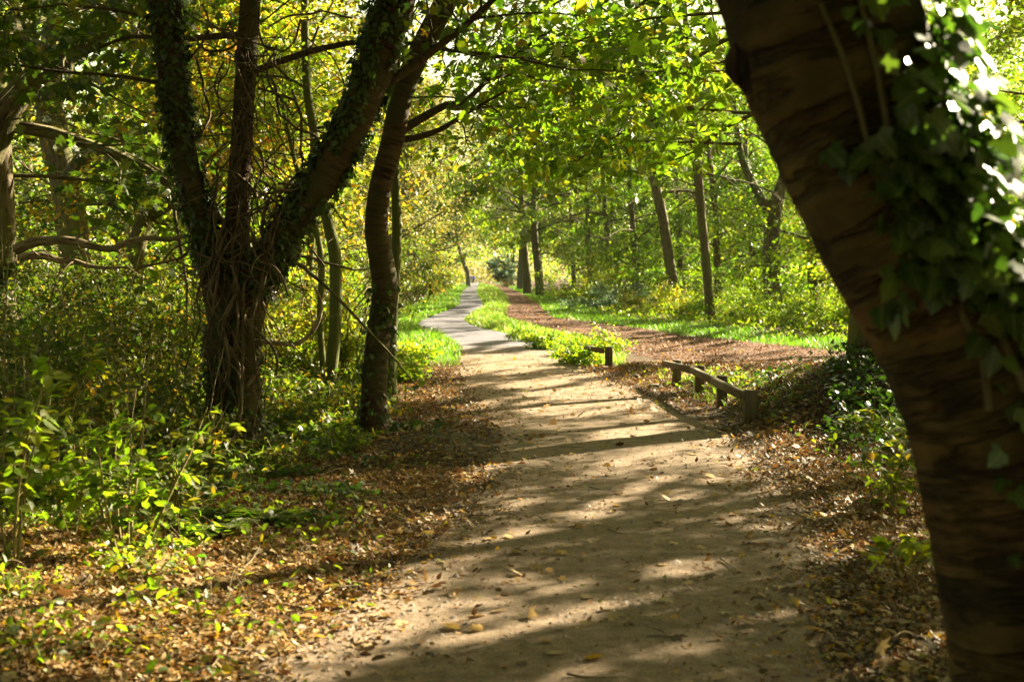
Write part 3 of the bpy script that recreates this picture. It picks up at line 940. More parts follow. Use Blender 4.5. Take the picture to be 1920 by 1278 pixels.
ptree('leaning_tree', 'crooked leaning trunk with golden leaves behind the fork of the ivy tree', [(246, 650, 44), (248, 570, 38), (252, 500, 36), (262, 440, 34), (285, 380, 28), (312, 325, 24), (345, 240, 18), (380, 120, 12)], 21,
      z0=1.8, spread_r=2.2, limbs=14, sub=5, N=4200, size=.11, tpl='oval', leaf='leaf_gold', bark='bark_oak', hue=(.62, .2), seed=10, sides=14)
# sunlit side beyond the rail
ptree('beech_tree', 'straight leaning trunk on the verge, thicker of the two beyond the rail', [(1270, 590, 24), (1262, 530, 20), (1251, 465, 19), (1243, 410, 19), (1232, 360, 19), (1224, 320, 18), (1218, 250, 16), (1215, 150, 14), (1210, 20, 11), (1205, -140, 6)], 62,
      z0=5.2, spread_r=5.5, limbs=22, sub=7, N=24000, size=.14, sig=.5, tpl='quad', leaf='leaf', bark='bark', hue=(.36, .2), seed=11, sides=14, rough=.04, forks=(px_line([(1226, 330, 14), (1205, 300, 12), (1160, 275, 9), (1110, 250, 6), (1040, 225, 4)], 62),), zmin=3.5)
ptree('beech_tree', 'slim upright trunk on the verge, nearer of the two beyond the rail', [(1333, 610, 20), (1328, 540, 17), (1322, 470, 16.5), (1315, 400, 16), (1309, 330, 18), (1301, 260, 16), (1294, 190, 15), (1288, 90, 12), (1280, -60, 8)], 48,
      z0=5.0, spread_r=4.2, limbs=20, sub=7, N=22000, size=.13, sig=.45, tpl='quad', leaf='leaf', bark='bark', hue=(.38, .2), seed=12, sides=14, rough=.04, zmin=3.6)
ptree('ivy_tree', 'ivy covered tree forking into a Y in the sunlit wood', [(1450, 605, 40), (1448, 540, 34), (1446, 470, 32), (1450, 400, 30), (1466, 345, 20), (1480, 290, 16), (1490, 200, 12), (1500, 60, 7)], 54,
      z0=6.0, spread_r=4.2, limbs=16, sub=6, N=20000, size=.13, sig=.45, tpl='quad', leaf='leaf', bark='bark', hue=(.5, .2), seed=13, ivy=2600, sides=14, rough=.06, forks=(px_line([(1448, 410, 22), (1425, 368, 17), (1400, 320, 14), (1385, 270, 12), (1375, 180, 8)], 54),), zmin=3.0)
# the second trunk on the leafy mound, whose chestnut boughs hang over the path
c = np.array([4.30, 16.2, 0]); c[2] = gh(c[0], c[1])
tt = np.array([c + np.array(v) for v in ((0, 0, -.05), (-.02, 0, .5), (.03, .02, 1.4), (.08, 0, 2.6), (.0, .1, 3.8), (-.15, .1, 5.2), (-.2, .2, 7.5), (-.2, .2, 9.5))])
ex = []
for (px, py, d, dx, dy, dz, L) in ((1480, 40, 16, -1, -.15, -.05, 2.6), (1500, 150, 15.5, -1, -.1, -.08, 2.2), (1450, 210, 16.5, -1, 0, -.12, 2.0), (1420, 20, 14.5, -1, -.2, .0, 2.6), (1400, 110, 17.5, -1, .1, .0, 2.8), (1380, -60, 16, -1, -.1, -.1, 3.2), (1330, 60, 15, -1, .1, -.15, 2.0), (1300, 200, 17, -.9, .2, -.1, 1.6), (1390, 270, 17, -.9, .1, -.1, 1.3), (1250, -40, 17, -1, 0, -.1, 2.2), (1160, -30, 16, -1, .2, -.08, 2.0), (1180, 60, 18, -1, .3, -.05, 1.9)):
    ex.append((P(px, py, d), (dx, dy, dz), L, .022))
fk = [(np.array([tt[4], P(1560, 60, 16.5), P(1400, 60, 16.2), P(1290, 120, 16.2), P(1200, 190, 16.4), P(1150, 265, 16.6)]), np.array([.10, .06, .034, .02, .012, .006])),
      (np.array([tt[3], P(1580, 200, 17), P(1460, 200, 16.8), P(1370, 235, 16.8), P(1290, 290, 17), P(1215, 310, 17)]), np.array([.09, .05, .03, .02, .012, .006])),
      (np.array([tt[5], P(1500, -120, 16), P(1330, -80, 15.5), P(1200, 10, 15.5), P(1100, 90, 15.6)]), np.array([.10, .06, .035, .02, .008]))]
make_tree('chestnut_tree', 'chestnut on the leafy mound behind the blurred trunk, boughs hanging over the path', c, tt, [.40, .34, .31, .29, .26, .2, .12, .05], z0=4.6, spread_r=4.2, limbs=14, sub=6, N=4300, size=.150, sig=.40,
          tpl=('chestnut', 'maple', 'maple', 'oval'), carve=False, leaf='leaf', bark='bark', hue=(.40, .2), seed=14, sides=22, seg=60, rough=.1, extra=ex, forks=fk, zmin=2.6, droop=.3)

# far row of big trunks along the track and the trunk by the walkers
ROW = [('big_tree', 'stout trunk at the track edge, nearest of the far row', [(1013, 557, 19), (1010, 520, 15), (1006, 480, 14), (1002, 430, 13), (1000, 300, 9), (1000, 150, 5)], 108, 'bark', 20),
       ('big_tree', 'dark stout trunk, second in the far row by the track', [(990, 552, 19), (988, 520, 15), (984, 480, 14), (980, 420, 12), (975, 300, 8), (970, 180, 5)], 120, 'bark', 21),
       ('big_tree', 'bluish grey trunk, third in the far row by the track', [(976, 543, 15), (976, 515, 13), (978, 490, 12), (978, 440, 10), (975, 330, 7), (972, 230, 4)], 160, 'bark_grey', 22),
       ('big_tree', 'smallest and last trunk in the far row by the track', [(959, 533, 11), (960, 510, 9), (961, 490, 8), (960, 450, 7), (955, 380, 5), (950, 300, 3)], 215, 'bark', 23),
       ('big_tree', 'bent grey trunk beside the two walkers, its crown over the path', [(879, 538, 11), (878, 522, 8), (876, 508, 8), (868, 490, 7), (860, 460, 6), (850, 400, 4), (850, 330, 3)], 205, 'bark_grey', 24)]
for (nm, lb, rows, d, bk, sd) in ROW:
    ptree(nm, lb, rows, d, z0=4.0 + d * .008, spread_r=6.8, limbs=30, sub=8, N=42000, size=.15 + d * .0012, sig=.6, tpl='quad', leaf='leaf', bark=bk, hue=(.42, .2), seed=sd, sides=12, rough=.05, zmin=3.2 + d * .006, droop=.45)

# sunlit wood beyond the verge: every crown its own tree
WOOD = [  # x, y, height, crown base, crown radius, leaf material, hue, label
    (10.5, 70, 11, 1.2, 4.2, 'leaf', .28, 'bushy green tree behind the two verge trunks'),
    (7.6, 84, 12, 1.0, 4.4, 'leaf', .30, 'bushy bright green tree where the verge narrows'),
    (5.6, 96, 12, 1.6, 4.2, 'leaf', .34, 'green tree leaning out over the narrow verge'),
    (13.5, 62, 12, 1.0, 4.2, 'leaf', .42, 'yellow green tree left of the Y shaped ivy tree'),
    (17.0, 58, 12, 1.0, 4.4, 'leaf_gold', .35, 'yellowing tree behind the Y shaped ivy tree'),
    (20.5, 62, 12, 1.0, 4.4, 'leaf', .5, 'dense tree deep behind the Y shaped ivy tree'),
    (14.0, 80, 13, 1.0, 4.8, 'leaf', .25, 'tall deep green tree far inside the sunlit wood'),
    (12.0, 98, 14, 1.0, 5.0, 'leaf', .38, 'tall round green tree far behind the verge trunks'),
    (19.0, 76, 14, 1.0, 5.0, 'leaf', .45, 'tall yellow green tree at the back of the sunlit wood'),
    (9.0, 118, 14, 1.5, 5.0, 'leaf', .5, 'tall tree closing the wood behind the far trunk row'),
    (6.2, 138, 14, 1.5, 5.0, 'leaf_gold', .25, 'pale golden tree behind the far trunk row'),
    (14.5, 47, 10, 1.0, 3.6, 'leaf', .6, 'sunny low branched tree beside the blurred trunk, across the track'),
    (11.8, 41, 8, .9, 2.8, 'leaf', .58, 'small leafy tree half hidden by the blurred trunk'),
    (17.5, 112, 17, 1.0, 6.0, 'leaf', .35, 'very tall tree rising behind the sunlit wood'),
    (27.0, 104, 17, 1.0, 6.0, 'leaf', .4, 'very tall tree in the far corner of the sunlit wood'),
    (24.0, 62, 15, 1.0, 5.0, 'leaf', .45, 'tall tree glimpsed past the edge of the blurred trunk'),
    (6.6, 93, 15, 5.0, 5.5, 'leaf', .35, 'tree arching over the track before the far trunk row'),
    (3.0, 140, 16, 5.5, 6.0, 'leaf', .35, 'green crown arching high over the far track'),
    (-7.6, 112, 15, 5.0, 5.8, 'leaf', .42, 'green crown arching over the far path from the bank'),
    (-8.0, 150, 16, 5.5, 6.0, 'leaf', .38, 'tall green crown arching over the path before the bent trunk'),
    (-.5, 240, 17, 7.0, 7.0, 'leaf', .4, 'last green crown spanning the end of the track'),
    (11.0, 150, 17, 1.0, 6.0, 'leaf', .3, 'very tall green tree far down the track side'),
    (25.0, 80, 14, 1.0, 5.4, 'leaf', .4, 'big tree at the far end of the sunlit wood'),
]
for i, (x, y, h, z0, cr, lf, hu, lb) in enumerate(WOOD):
    make_tree('broadleaf_tree', lb, (x, y, gh(x, y)), h=h, r=.16 + .004 * h, lean=(-.8, -.4), z0=z0, spread_r=cr, limbs=28, sub=8, N=36000, size=.105 + y * .0010, sig=.5,
              tpl='quad', leaf=lf, bark='bark', hue=(hu, .18), seed=40 + i, sides=8, rough=.04, group='trees of the sunlit wood', droop=.35)

# trees beside the track, outside the frame: their shade falls across the path
SIDE = [(9.2, 13.5, 11, 3.0), (12.5, 19, 12, 3.0), (9.5, 25, 12, 3.4), (15.5, 27, 13, 3.0), (8.2, 8.5, 10, 2.6), (12.8, 10.5, 12, 3.0), (17.5, 15, 13, 3.0), (12.5, 33, 12, 3.0), (9.5, 3.0, 10, 2.4), (19, 22, 14, 3.0), (14.5, 4.5, 12, 3), (5.0, 1.2, 8, 2.4), (16, 36, 12, 2.5)]
for i, (x, y, h, z0) in enumerate(SIDE):
    make_tree('shade_tree', 'tree standing beside the track outside the picture, shading the path', (x, y, gh(x, y)), h=h * 1.45, r=.17, limb_k=.24, z0=z0, spread_r=4.3, limbs=25, sub=7, twig=False, N=60000, size=.10, sig=.42,
              tpl='quad', leaf='leaf', bark='bark', hue=(.42, .18), seed=70 + i, sides=10, rough=.04, group='trees shading the path from outside the picture')

BEHIND = [(-3.4, 3.2, 12, 5.5), (-6.0, 7.5, 13, 5.5), (-7.0, -1.5, 12, 3.0), (2.6, -4.5, 12, 3.0), (-2.2, -7.0, 12, 2.5), (6.0, -2.5, 12, 3.0), (-10.5, 6.0, 12, 3.5), (-9.0, 12.5, 14, 6.0), (0.8, -11, 12, 2.0), (-13.5, 13, 13, 3.5), (8, -9, 12, 2.0), (-7, -9, 12, 2.0), (-1.0, 0.2, 14, 7.5), (3.6, -0.8, 13, 6.0)]
for i, (x, y, h, z0) in enumerate(BEHIND):
    make_tree('shade_tree', 'tree standing around the viewpoint outside the picture, darkening the near ground', (x, y, gh(x, y)), h=h, r=.2, z0=z0, spread_r=4.4, limbs=20, sub=8, N=24000, size=.20, sig=.55,
              tpl='quad', leaf='leaf_shaded', bark='bark', hue=(.42, .18), seed=270 + i, sides=10, rough=.04, group='trees around the viewpoint outside the picture', twig=False)

# the pale feathery tree over the path and the wood on the shaded side
make_tree('willow_tree', 'pale feathery autumn tree bulging over the far bend of the path', (-6.4, 66, 0), h=9.5, r=.25, lean=(2.2, -1), z0=2.2, spread_r=3.4, limbs=34, sub=9, N=26000, size=.13, sig=.42, tpl='quad',
          leaf='leaf_pale', bark='bark_grey', hue=(.4, .25), seed=90, sides=10, droop=.15, rise=(.2, .9), carve=False)
SHADE = [
    (-7.6, 47, 9, .8, 2.6, 'leaf_shaded', .6, 'bushy dark green tree behind the grass verge'),
    (-9.2, 58, 10, .8, 3.4, 'leaf_shaded', .5, 'dark bushy tree under the pale feathery tree'),
    (-9.0, 82, 11, .8, 3.6, 'leaf', .45, 'green tree beyond the pale feathery tree'),
    (-10.2, 102, 12, 1.0, 4.0, 'leaf', .55, 'yellow green tree farther along the path bank'),
    (-11.5, 130, 13, 1.2, 4.6, 'leaf', .4, 'round tree on the bank before the walkers'),
    (-12.5, 165, 14, 1.0, 5.2, 'leaf_gold', .3, 'golden tree on the bank close to the walkers'),
    (-5.9, 31, 8, 1.2, 2.1, 'leaf', .62, 'yellow green sunlit tree seen beside the thin upright stem'),
    (-6.6, 36, 9, 1.0, 3.0, 'leaf_gold', .4, 'golden tree glowing through the V-forked tree'),
    (-9.0, 33, 10, 1.2, 3.2, 'leaf_shaded', .6, 'yellow green tree in the wood behind the V-forked tree'),
    (-11.5, 40, 11, 1.2, 3.6, 'leaf_shaded', .5, 'shaded tree in the wood behind the crooked leaning trunk'),
    (-14.5, 36, 11, 1.0, 3.6, 'leaf_shaded', .45, 'shaded tree in the wood behind the rugged oak'),
    (-17, 48, 12, 1.0, 4.2, 'leaf_shaded', .6, 'tall tree in the wood far behind the rugged oak'),
    (-12, 56, 12, 1.0, 4.2, 'leaf_shaded', .6, 'tall tree in the wood far behind the golden trees'),
    (-22, 56, 13, 1.0, 4.6, 'leaf_shaded', .5, 'tall tree at the far corner of the shaded wood'),
    (-6.1, 26.5, 7, 1.0, 1.9, 'leaf_shaded', .5, 'small shaded tree behind the left limb of the V-forked tree'),
    (-11.2, 27, 8, .8, 2.6, 'leaf_shaded', .4, 'small shaded tree near the rugged oak, full of dark leaves'),
    (-5.2, 22.5, 6, 1.4, 1.7, 'leaf', .5, 'young tree in leaf right behind the V-forked tree'),
]
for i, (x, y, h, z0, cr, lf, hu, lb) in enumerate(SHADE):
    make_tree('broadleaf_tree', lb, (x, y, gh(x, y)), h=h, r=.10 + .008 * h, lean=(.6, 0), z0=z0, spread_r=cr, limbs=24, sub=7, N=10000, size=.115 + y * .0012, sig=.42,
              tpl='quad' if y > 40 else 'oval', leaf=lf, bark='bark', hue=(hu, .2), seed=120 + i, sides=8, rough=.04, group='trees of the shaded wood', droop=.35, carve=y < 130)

# --- distant wood that reads as one mass (both sides and behind the end of the path)
rng = np.random.default_rng(9)
fb = MB()
def mass(n, xr, yr, zr, size, hue):
    x = rng.uniform(*xr, n); y = rng.uniform(*yr, n)
    top = zr * (.55 + .6 * fbm(x * .12, y * .12, 0, 31))
    z = top * rng.uniform(0, 1, n) ** .8
    k = noise3(x * .4, y * .4, z * .4, 33) > .36
    fb.leaves(np.stack([x, y, z], -1)[k], (size * rng.uniform(.6, 1.4, n))[k], 'quad', np.clip(hue + rng.normal(0, .18, n), 0, 1)[k], rng, .6, None, .8)
mass(110000, (24, 100), (62, 200), 26, .40, .3)
mass(60000, (13, 44), (92, 165), 22, .40, .3)
mass(60000, (-85, -22), (50, 190), 22, .45, .3)
mass(60000, (9, 70), (150, 280), 26, .6, .3)
mass(40000, (-60, -14), (170, 300), 22, .6, .3)
mass(22000, (-90, 80), (340, 400), 13, .9, .4)
tag(fb.build('distant_wood', M['leaf']), kind='stuff')
fb = MB()
mass(9000, (-26, 3), (300, 340), 5, .6, .5)  # pale leaf colour stands in for the bright opening at the path's end
tag(fb.build('distant_wood', M['leaf_pale']), kind='stuff')

# ------------------------------------------------------------------ bushes
def make_bush(name, label, x, y, h, r, N, size, leaf='leaf', hue=(.45, .2), seed=0, group=None, tpl='oval', stems=14, carve=False, sig=.14, rx=1.0):
    rng = np.random.default_rng(seed + 500)
    base = np.array([x, y, float(gh(x, y))])
    o = empty(name, base, label, 'bush', group)
    tb, fb, cl = MB(), MB(), []
    for k in range(stems):
        az = rng.uniform(0, 6.28)
        d = unit(np.array([math.cos(az) * r * rx, math.sin(az) * r, h * rng.uniform(.7, 1.6)]))
        L = math.hypot(h, r) * rng.uniform(.45, .85)
        b0 = base + np.array([math.cos(az) * rx, math.sin(az), 0]) * r * rng.uniform(0, .5) + np.array([0, 0, -.03])
        branch_out(rng, tb, cl, b0, d, L, max(.006, .012 * h), 6, .5, 4, True, .36)
    tb.build('stem', M['stem'], o)
    put_leaves(rng, fb, cl, N, size, sig, tpl, hue[0], hue[1], carve, zmin=base[2] + .03)
    fb.build('foliage', M[leaf], o)
    return o
BUSH = [  # name, label, px, py(base), depth override, height, radius, N, leaf size, mat, hue
    ('nettle_clump', 'bright leafy nettle clump growing round the short rail post', 1088, 684, None, .50, .30, 1600, .07, 'leaf', .42),
    ('nettle_clump', 'tall yellow green nettles just behind the short rail post', 1128, 668, None, .62, .32, 1600, .07, 'leaf', .5),
    ('nettle_clump', 'low green nettle clump in the grassy median, second from the short post', 1058, 668, None, .42, .30, 1200, .07, 'leaf', .4),
    ('nettle_clump', 'small weedy clump in the median, third from the short post', 1030, 655, None, .34, .32, 1100, .075, 'leaf', .5),
    ('nettle_clump', 'low weedy clump where the median meets the path curve', 995, 640, None, .30, .36, 1100, .08, 'leaf', .5),
    ('bramble_bush', 'grey blue bramble bush low on the sunny verge', 1165, 574, 68, 1.5, 2.0, 3600, .13, 'leaf_blue', .5),
    ('bramble_bush', 'golden bramble bush at the foot of the thicker verge trunk', 1232, 588, 60, 1.7, 1.5, 4600, .10, 'leaf_gold', .22),
    ('bramble_bush', 'yellow bramble bush between the two verge trunks', 1298, 598, 53, 1.3, 1.1, 4200, .09, 'leaf', .62),
    ('bramble_bush', 'green bramble bush between the slim verge trunk and the ivy tree', 1385, 606, 49, 1.5, 1.5, 5200, .085, 'leaf', .40),
    ('bramble_bush', 'sunny bramble bush below the Y shaped ivy tree', 1475, 614, 46, 1.4, 1.4, 5200, .08, 'leaf', .45),
    ('bramble_bush', 'leafy bramble bush touching the blurred trunk across the track', 1560, 626, 41, 1.4, 1.4, 5200, .075, 'leaf', .40),
    ('bramble_bush', 'yellow green bush on the verge before the far trunk row', 1085, 566, 82, 2.2, 2.0, 5200, .11, 'leaf', .55),
    ('hawthorn_bush', 'tall yellow green bush behind the grey blue brambles', 1150, 562, 90, 4.2, 2.2, 6200, .11, 'leaf', .6),
    ('hawthorn_bush', 'round dark blue green bush at the far end of the track', 952, 530, 190, 5.0, 1.8, 3600, .30, 'leaf_blue', .4),
    ('hawthorn_bush', 'dark green hedge bush where the path first bends', 728, 575, 62, 3.4, 1.6, 5200, .13, 'leaf_shaded', .5),
    ('hawthorn_bush', 'dark green bush overhanging the verge beyond the bend', 775, 562, 82, 3.4, 1.7, 4600, .15, 'leaf_shaded', .6),
    ('hawthorn_bush', 'sunlit bush on the bank just before the bent grey trunk', 818, 545, 120, 3.0, 1.8, 3600, .2, 'leaf', .6),
    ('hawthorn_bush', 'leafy green bush in front of the dark verge hedge', 705, 600, 46, 2.2, 1.2, 4600, .11, 'leaf', .4),
    ('bramble_bush', 'low bramble on the grass corner beside the leaf litter', 755, 680, 27, .5, .4, 1500, .085, 'leaf', .5),
    ('bramble_bush', 'dark bramble hugging the foot of the thin upright stem', 725, 705, 21, .6, .35, 1500, .075, 'leaf', .45),
    ('hazel_bush', 'yellow green hazel bush between slender mossy tree and snaking cherry', 650, 705, 21, 2.0, .5, 3000, .09, 'leaf', .6),
    ('hazel_bush', 'golden hazel bush glowing under the slanting limb of the ivy tree', 560, 700, 22.5, 2.6, 1.1, 3600, .09, 'leaf_gold', .3),
    ('hazel_bush', 'shaded hazel bush in front of the rugged oak', 190, 730, 17.5, 1.6, 1.1, 3200, .075, 'leaf_shaded', .5),
    ('hazel_bush', 'shaded hazel bush beside the trunk of the massive oak', 70, 740, 16.5, 1.7, 1.0, 3000, .075, 'leaf_shaded', .4),
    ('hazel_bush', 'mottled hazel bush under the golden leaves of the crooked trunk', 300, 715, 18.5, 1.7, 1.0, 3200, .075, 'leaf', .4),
    ('bramble_bush', 'bramble thicket at the foot of the V-forked tree', 255, 850, 12.4, .7, .55, 2400, .06, 'leaf_shaded', .6),
    ('hazel_bush', 'tall dark hazel bush screening the trunk of the massive oak', 40, 760, 15.0, 2.3, .75, 5200, .065, 'leaf_shaded', .45),
    ('hazel_bush', 'tall dark hazel bush before the foot of the rugged oak', 160, 745, 16.5, 2.1, .8, 5200, .065, 'leaf_shaded', .5),
    ('hazel_bush', 'tall dark hazel bush with a few yellow leaves, nearest the V-forked tree', 275, 740, 17, 2.2, .7, 5000, .065, 'leaf_shaded', .62),
    ('hazel_bush', 'broad hazel bush at the picture edge under the slanting oak limb', 15, 830, 12.8, 1.7, .8, 4600, .06, 'leaf_shaded', .5),
    ('hazel_bush', 'hazel bush before the bleached dead branch, mid height', 230, 800, 14.0, 1.5, .8, 4600, .06, 'leaf_shaded', .55),
    ('hazel_bush', 'dim hazel bush filling the gap under the leaning crooked trunk', 330, 690, 20.5, 2.0, .8, 4600, .07, 'leaf_shaded', .6),
    ('bramble_bush', 'bramble thicket between the V-forked tree and the snaking cherry', 575, 790, 15.4, .6, .7, 2400, .06, 'leaf_shaded', .6),
    ('bramble_bush', 'large bramble thicket under the bleached dead branch', 150, 880, 11.6, .9, 1.0, 3600, .06, 'leaf_shaded', .6),
    ('bramble_bush', 'bramble thicket at the picture edge below the massive oak', 30, 860, 12.0, 1.0, 1.0, 3400, .06, 'leaf_shaded', .65),
]
for i, (nm, lb, px, py, d, h, r, N, s, mt, hu) in enumerate(BUSH):
    q = G(px, py)
    if d:
        q = P(px, py, d)
    make_bush(nm, lb, q[0], q[1], h, r, N, s, mt, (hu, .2), 300 + i, 'nettles of the median' if nm == 'nettle_clump' else None, stems=18 if r > 1 else 12, sig=.10 + .03 * r)

# --- saplings with real stems and larger leaves, near the camera
def sapling(name, label, x, y, h, n_st, N, size, leaf, hue, seed, group=None, spread=.25):
    rng = np.random.default_rng(seed)
    base = np.array([x, y, float(gh(x, y))])
    o = empty(name, base, label, 'sapling', group)
    fb = MB()
    for k in range(n_st):
        az = rng.uniform(0, 6.28)
        tb = MB()
        pts = limb_path(rng, base + np.array([math.cos(az), math.sin(az), 0]) * rng.uniform(0, .10) + np.array([0, 0, -.03]), unit(np.array([math.cos(az) * spread, math.sin(az) * spread, 1])), h * rng.uniform(.7, 1.05), 7, .07, .05)
        rr = rng.uniform(.006, .010) * (1 + h * .3)
        tb.tube(pts, np.linspace(rr, rr * .3, 8), 6, 20, cap=False)
        n = max(3, N // n_st)
        u = rng.uniform(.28, 1, n) * 7
        i = np.clip(u.astype(int), 0, 6)
        q = pts[i] + (pts[np.minimum(i + 1, 7)] - pts[i]) * (u - i)[:, None]
        dd = unit(np.stack([rng.normal(0, 1, n), rng.normal(0, 1, n), rng.uniform(-.1, .6, n)], -1))
        Lt = rng.uniform(.05, .30, n) * (1.15 - u / 8)
        for a, b_, l_ in zip(q, dd, Lt):
            tb.tube(np.array([a, a + b_ * l_ * .6 + np.array([0, 0, .01]), a + b_ * l_]), [.0025, .002, .0015], 4, cap=False)
        m = 4
        tt_ = np.tile(np.linspace(.45, 1, m), n)
        q2 = np.repeat(q, m, 0) + np.repeat(dd, m, 0) * (np.repeat(Lt, m) * tt_)[:, None]
        ax = np.repeat(dd, m, 0) + rng.normal(0, .55, (n * m, 3)) + np.array([0, 0, -.25])
        fb.leaves(q2, size * rng.uniform(.6, 1.25, n * m), 'oval', np.clip(rng.normal(hue, .2, n * m), 0, 1), rng, 1.0, unit(ax), .5)
        tb.build('stem', M['stem'], o)
    fb.build('foliage', M[leaf], o)
    return o
SAP = [(240, 1048, 1.05, 6, 100, .085, 'leaf', .4, 'sapling clump with five pale bare stems in the leaf litter edge', 1.0),
       (140, 1010, .85, 4, 60, .095, 'leaf', .5, 'bright broad leaved sapling beside the pale stemmed clump', 1.0),
       (22, 1075, 1.25, 5, 90, .10, 'leaf', .55, 'sunlit sapling at the picture edge with big pale leaves', 1.0),
       (70, 930, 1.35, 5, 80, .09, 'leaf', .55, 'taller sapling with yellow tipped leaves at the picture edge', 1.0),
       (330, 985, .75, 4, 60, .075, 'leaf_shaded', .6, 'low dark sapling between pale stemmed clump and fern', 1.0),
       (350, 915, .40, 5, 50, .07, 'leaf_shaded', .6, 'thin sapling growing at the roots of the V-forked tree', 1.0),
       (540, 880, .26, 5, 50, .06, 'leaf_shaded', .6, 'small sapling on the bank left of the mossy mound', 1.0),
       (640, 850, .30, 5, 60, .06, 'leaf', .5, 'leafy sapling just beside the snaking cherry', 1.0),
       (120, 880, 1.5, 5, 90, .075, 'leaf_shaded', .6, 'tall thin sapling before the large bramble thicket', 1.0),
       (255, 900, 1.3, 5, 90, .07, 'leaf_shaded', .7, 'tall thin sapling with yellowish leaves before the crooked trunk', 1.0),
       (1690, 960, .42, 3, 20, .085, 'leaf', .55, 'little bright sapling against the blurred trunk, upper one', 1.0),
       (1705, 1100, .40, 3, 18, .095, 'leaf', .65, 'little yellow sapling against the blurred trunk, lower one', 1.0),
       (1660, 800, .55, 6, 50, .085, 'leaf_shaded', .6, 'dark sapling on the slope of the leafy mound', 1.0),
       (1610, 830, .4, 6, 50, .075, 'leaf_shaded', .5, 'low trailing sapling on the shaded foot of the mound', 1.0),
       (1690, 870, .5, 6, 50, .08, 'leaf_shaded', .5, 'leafy dark sapling between mound and blurred trunk', 1.0),
       (1640, 745, .7, 5, 60, .085, 'leaf', .5, 'sapling with lit leaves at the foot of the mound tree', 1.0)]
for i, (px, py, h, ns, N, s, lf, hu, lb, _) in enumerate(SAP):
    q = G(px, py)
    for it in range(3):
        q = G(px, py, float(gh(q[0], q[1])))
    sapling('sapling', lb, q[0], q[1], h, ns, N, s, lf, hu, 600 + i)

# --- ferns
def fern(label, x, y, L, n, seed):
    rng = np.random.default_rng(seed)
    base = np.array([x, y, float(gh(x, y))])
    o = empty('fern', base, label, 'fern', 'ferns on the shaded bank')
    for k in range(n):
        fb = MB()
        az = k * 6.283 / n + rng.uniform(-.3, .3)
        d = np.array([math.cos(az) * .8, math.sin(az) * .8, .75])
        pts = limb_path(rng, base, unit(d), L * rng.uniform(.8, 1.1), 10, .03, 1.1)
        fb.tube(pts, np.linspace(.004, .001, 11), 4, cap=False, v0=0)
        tn = unit(np.gradient(pts, axis=0))
        side = unit(np.cross(tn, [0, 0, 1]))
        q, ax, sz = [], [], []
        for u in np.linspace(1.5, 9.8, 26):
            i = int(u)
            p = pts[i] + (pts[min(i + 1, 10)] - pts[i]) * (u - i)
            for s in (-1, 1):
                q.append(p); ax.append(side[i] * s + tn[i] * .35); sz.append(L * .36 * math.sin(min(1, (10.4 - u) / 9) * 1.9) * rng.uniform(.85, 1.1))
        fb.leaves(np.array(q), np.array(sz), 'long', np.clip(rng.normal(.45, .15, len(q)), 0, 1), rng, 1.2, np.array(ax) * 3, .12, 3.0)
        fb.build('frond', M['leaf_shaded'], o)
for i, (px, py, L, n, lb) in enumerate([(400, 1005, .42, 9, 'green fern beside the leaf litter, left of the mossy bank'), (505, 985, .28, 8, 'smaller green fern at the shaded edge of the leaf litter'), (300, 950, .35, 8, 'fern half hidden behind the pale stemmed sapling clump')]):
    q = G(px, py)
    fern(lb, q[0], q[1], L, n, 800 + i)

# --- bleached dead branch and its darker neighbour
rng = np.random.default_rng(12)
def dead(label, rows, d, rough):
    t, r_ = px_line(rows, d)
    o = empty('dead_branch', t[0], label, 'branch')
    b = MB()
    b.tube(t, r_, 12, 70, .25, 30, 4)
    b.build('bough', M['dead'], o)
    b = MB()
    for k in range(5):
        i = rng.integers(1, len(t) - 1)
        d_ = unit(np.array([rng.normal(), rng.normal() * .4, rng.uniform(-.2, .6)]))
        b = MB()
        b.tube(limb_path(rng, t[i], d_, rng.uniform(.15, .4), 5, .2), np.linspace(r_[i] * .4, .002, 6), 6, 12, cap=False)
        b.build('twig', M['dead'], o)
dead('bleached broken dead branch lying across in front of the rugged oak', [(28, 468, 20), (60, 455, 20), (100, 450, 17), (140, 452, 14), (175, 462, 13), (205, 466, 12), (240, 455, 12), (275, 446, 10), (315, 449, 9), (350, 441, 7)], 14.2, .2)
dead('dark dead branch hanging below the bleached one', [(40, 482, 16), (80, 480, 13), (110, 488, 12), (140, 490, 10), (165, 498, 9), (200, 502, 6), (240, 500, 4)], 14.6, .2)
dead('dark drooping dead branch looping out from the V-forked tree', [(470, 640, 10), (510, 642, 9), (550, 645, 8), (580, 628, 7), (598, 600, 7), (602, 565, 6), (590, 540, 4)], 13.0, .2)

# ------------------------------------------------------------------ woodland floor: undergrowth, litter, grass
rng = np.random.default_rng(21)
def frame_ok(x, y, m=60):
    px = 960 + x / y * F_PX
    return (px > -m) & (px < 1920 + m)
# undergrowth of the shaded wood (one mass nobody could count)
ub = MB()
n = 230000
y = 9.5 * (58 / 9.5) ** rng.uniform(0, 1, n)
x = -rng.uniform(0, 1, n) * (.40 * y + 1) + .3
k = (dpath(x, y) > np.interp(y, [9, 13, 16, 24, 26, 60], [1.9, 1.35, 1.1, 1.3, 1.9, 2.4]) + .5 * (noise3(x * .8, y * .8, 0, 6) - .5)) & (x < pcx(y)) & frame_ok(x, y)
x, y = x[k], y[k]
hm = (.10 + .95 * fbm(x * .75, y * .75, 0, 40) ** 1.7) * np.interp(y, [9, 13, 25, 60], [.55, .8, 1.3, 1.8])
pxx = 960 + x / y * F_PX
hm = hm * sstep(1.2, 3.0, dpath(x, y)) * (1 - .97 * sstep(300, 370, pxx) * (1 - sstep(13.4, 15.5, y))) + .05
hm = np.where((y > 24) & (dpath(x, y) < 3.2), np.minimum(hm, .35), hm)
